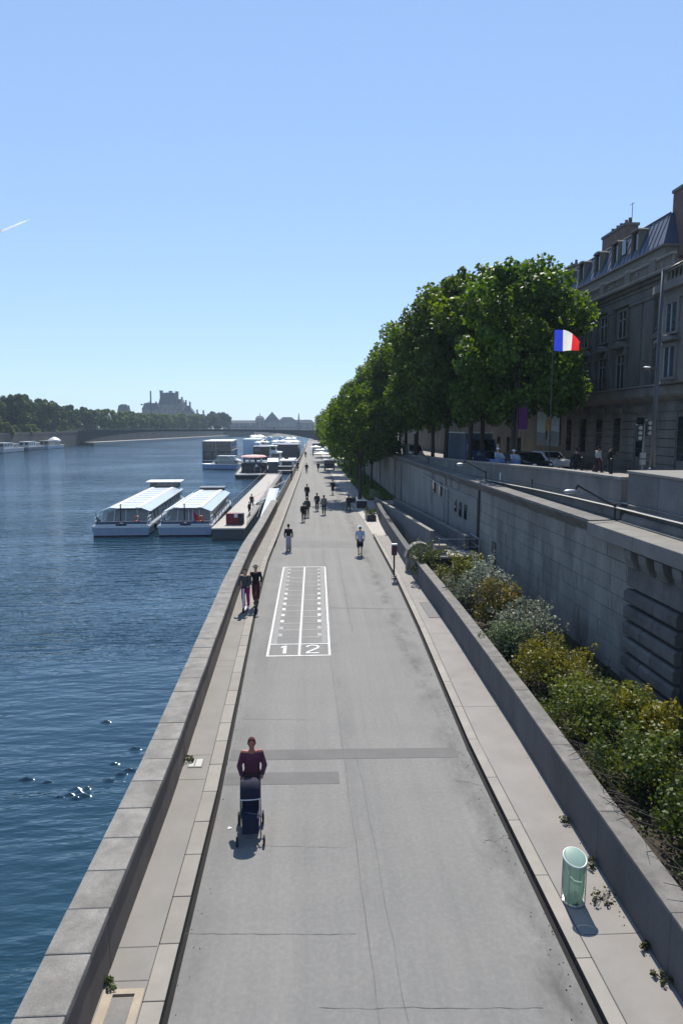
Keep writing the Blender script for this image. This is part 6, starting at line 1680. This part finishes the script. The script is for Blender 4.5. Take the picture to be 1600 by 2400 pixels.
b = MB(); b.tube([(0,0,22),(0,0,28)], [.9,.2], 6); b.build('spire', prf, t)
t = house('big steep-roofed gallery with a dark lantern on its ridge on the far skyline', -57,1100,30,12,14,12)
b = MB(); b.lathe([(2.2,0),(2.2,1.6),(1.0,3.2),(.2,3.8)], 10, (0,0,25.5)); b.build('lantern', M['blackmetal'], t)
house('round-shouldered building right of the steep-roofed gallery on the far skyline', -33,1098,28,15,6,7)
house('low pale building under the statue column on the far skyline', -8,1105,36,12,5,5)
t = thing('column', 'slim column with a statue on the far skyline beside the trees', 'column', (-13.5,1000,3))
b = MB(); b.lathe([(2.6,-2),(2.6,12),(1.2,13),(.9,19),(1.2,19.5)], 10); b.build('shaft', prf, t)
b = MB(); b.ell((0,0,21.5),(.8,.8,2.2),8,6); b.ell((0,0,24.2),(.5,.5,.6),8,6); b.build('statue', M['blackmetal'], t)

# vapour trail in the sky
m, n, l, bb, o = nodes('vapour')
bb.inputs['Base Color'].default_value = (.9,.9,.9,1)
tl = n.new('ShaderNodeBsdfTranslucent'); tl.inputs[0].default_value = (1,1,1,1); tp = n.new('ShaderNodeBsdfTransparent')
m1 = n.new('ShaderNodeMixShader'); m1.inputs[0].default_value = .6; m2 = n.new('ShaderNodeMixShader')
tc = n.new('ShaderNodeTexCoord'); sp = n.new('ShaderNodeSeparateXYZ'); l.new(tc.outputs['Generated'], sp.inputs[0])
l.new(bb.outputs[0], m1.inputs[1]); l.new(tl.outputs[0], m1.inputs[2]); l.new(ramp(n, l, sp.outputs[0], .45, 1.0, .1, .97), m2.inputs[0]); l.new(m1.outputs[0], m2.inputs[1]); l.new(tp.outputs[0], m2.inputs[2]); l.new(m2.outputs[0], o.inputs[0])
b = MB()
p0, p1 = Vector((-2520,6000,1605)), Vector((-2270,6000,1708))
b.tube([p0.lerp(p1, k/8) for k in range(9)], [9,8.5,8,7.5,7,6,5,4,2], 8)
t = b.build('vapour_trail', m, smooth=True); tag(t, 'thin white vapour trail in the blue sky at the left edge', 'vapour trail')

hp = np.random.default_rng(4)
cen = [(hp.uniform(-158,-142), hp.uniform(270,432), hp.uniform(4.4,8.2)) for _ in range(260)] + [(-142-hp.uniform(4,20)+(yy-430)*.133, yy, hp.uniform(4.2,8)) for yy in hp.uniform(432,760,260)]
hg = link('hedge_mass', leaves('hedge_mass', cen, [2.2]*len(cen), 55, .9, farm[0], .1, 77)); tag(hg, 'dark undergrowth below the trees of the far bank', None, None, 'stuff')
# haze: one closed box of air round everything
def haze_box():
    m = bpy.data.materials.new('haze_air'); m.use_nodes = True
    n, l = m.node_tree.nodes, m.node_tree.links; n.clear()
    o = n.new('ShaderNodeOutputMaterial'); pv_ = n.new('ShaderNodeVolumePrincipled')
    pv_.inputs['Color'].default_value = (.62,.80,1,1); pv_.inputs['Density'].default_value = HAZE; pv_.inputs['Anisotropy'].default_value = .2
    l.new(pv_.outputs[0], o.inputs['Volume'])
    b = MB(); b.box(-1600,1600,-60,2600,-10,90)
    h = b.build('haze', m); tag(h, 'thin blue air between the viewer and the far bank', None, None, 'stuff')
HAZE = .00019
haze_box()
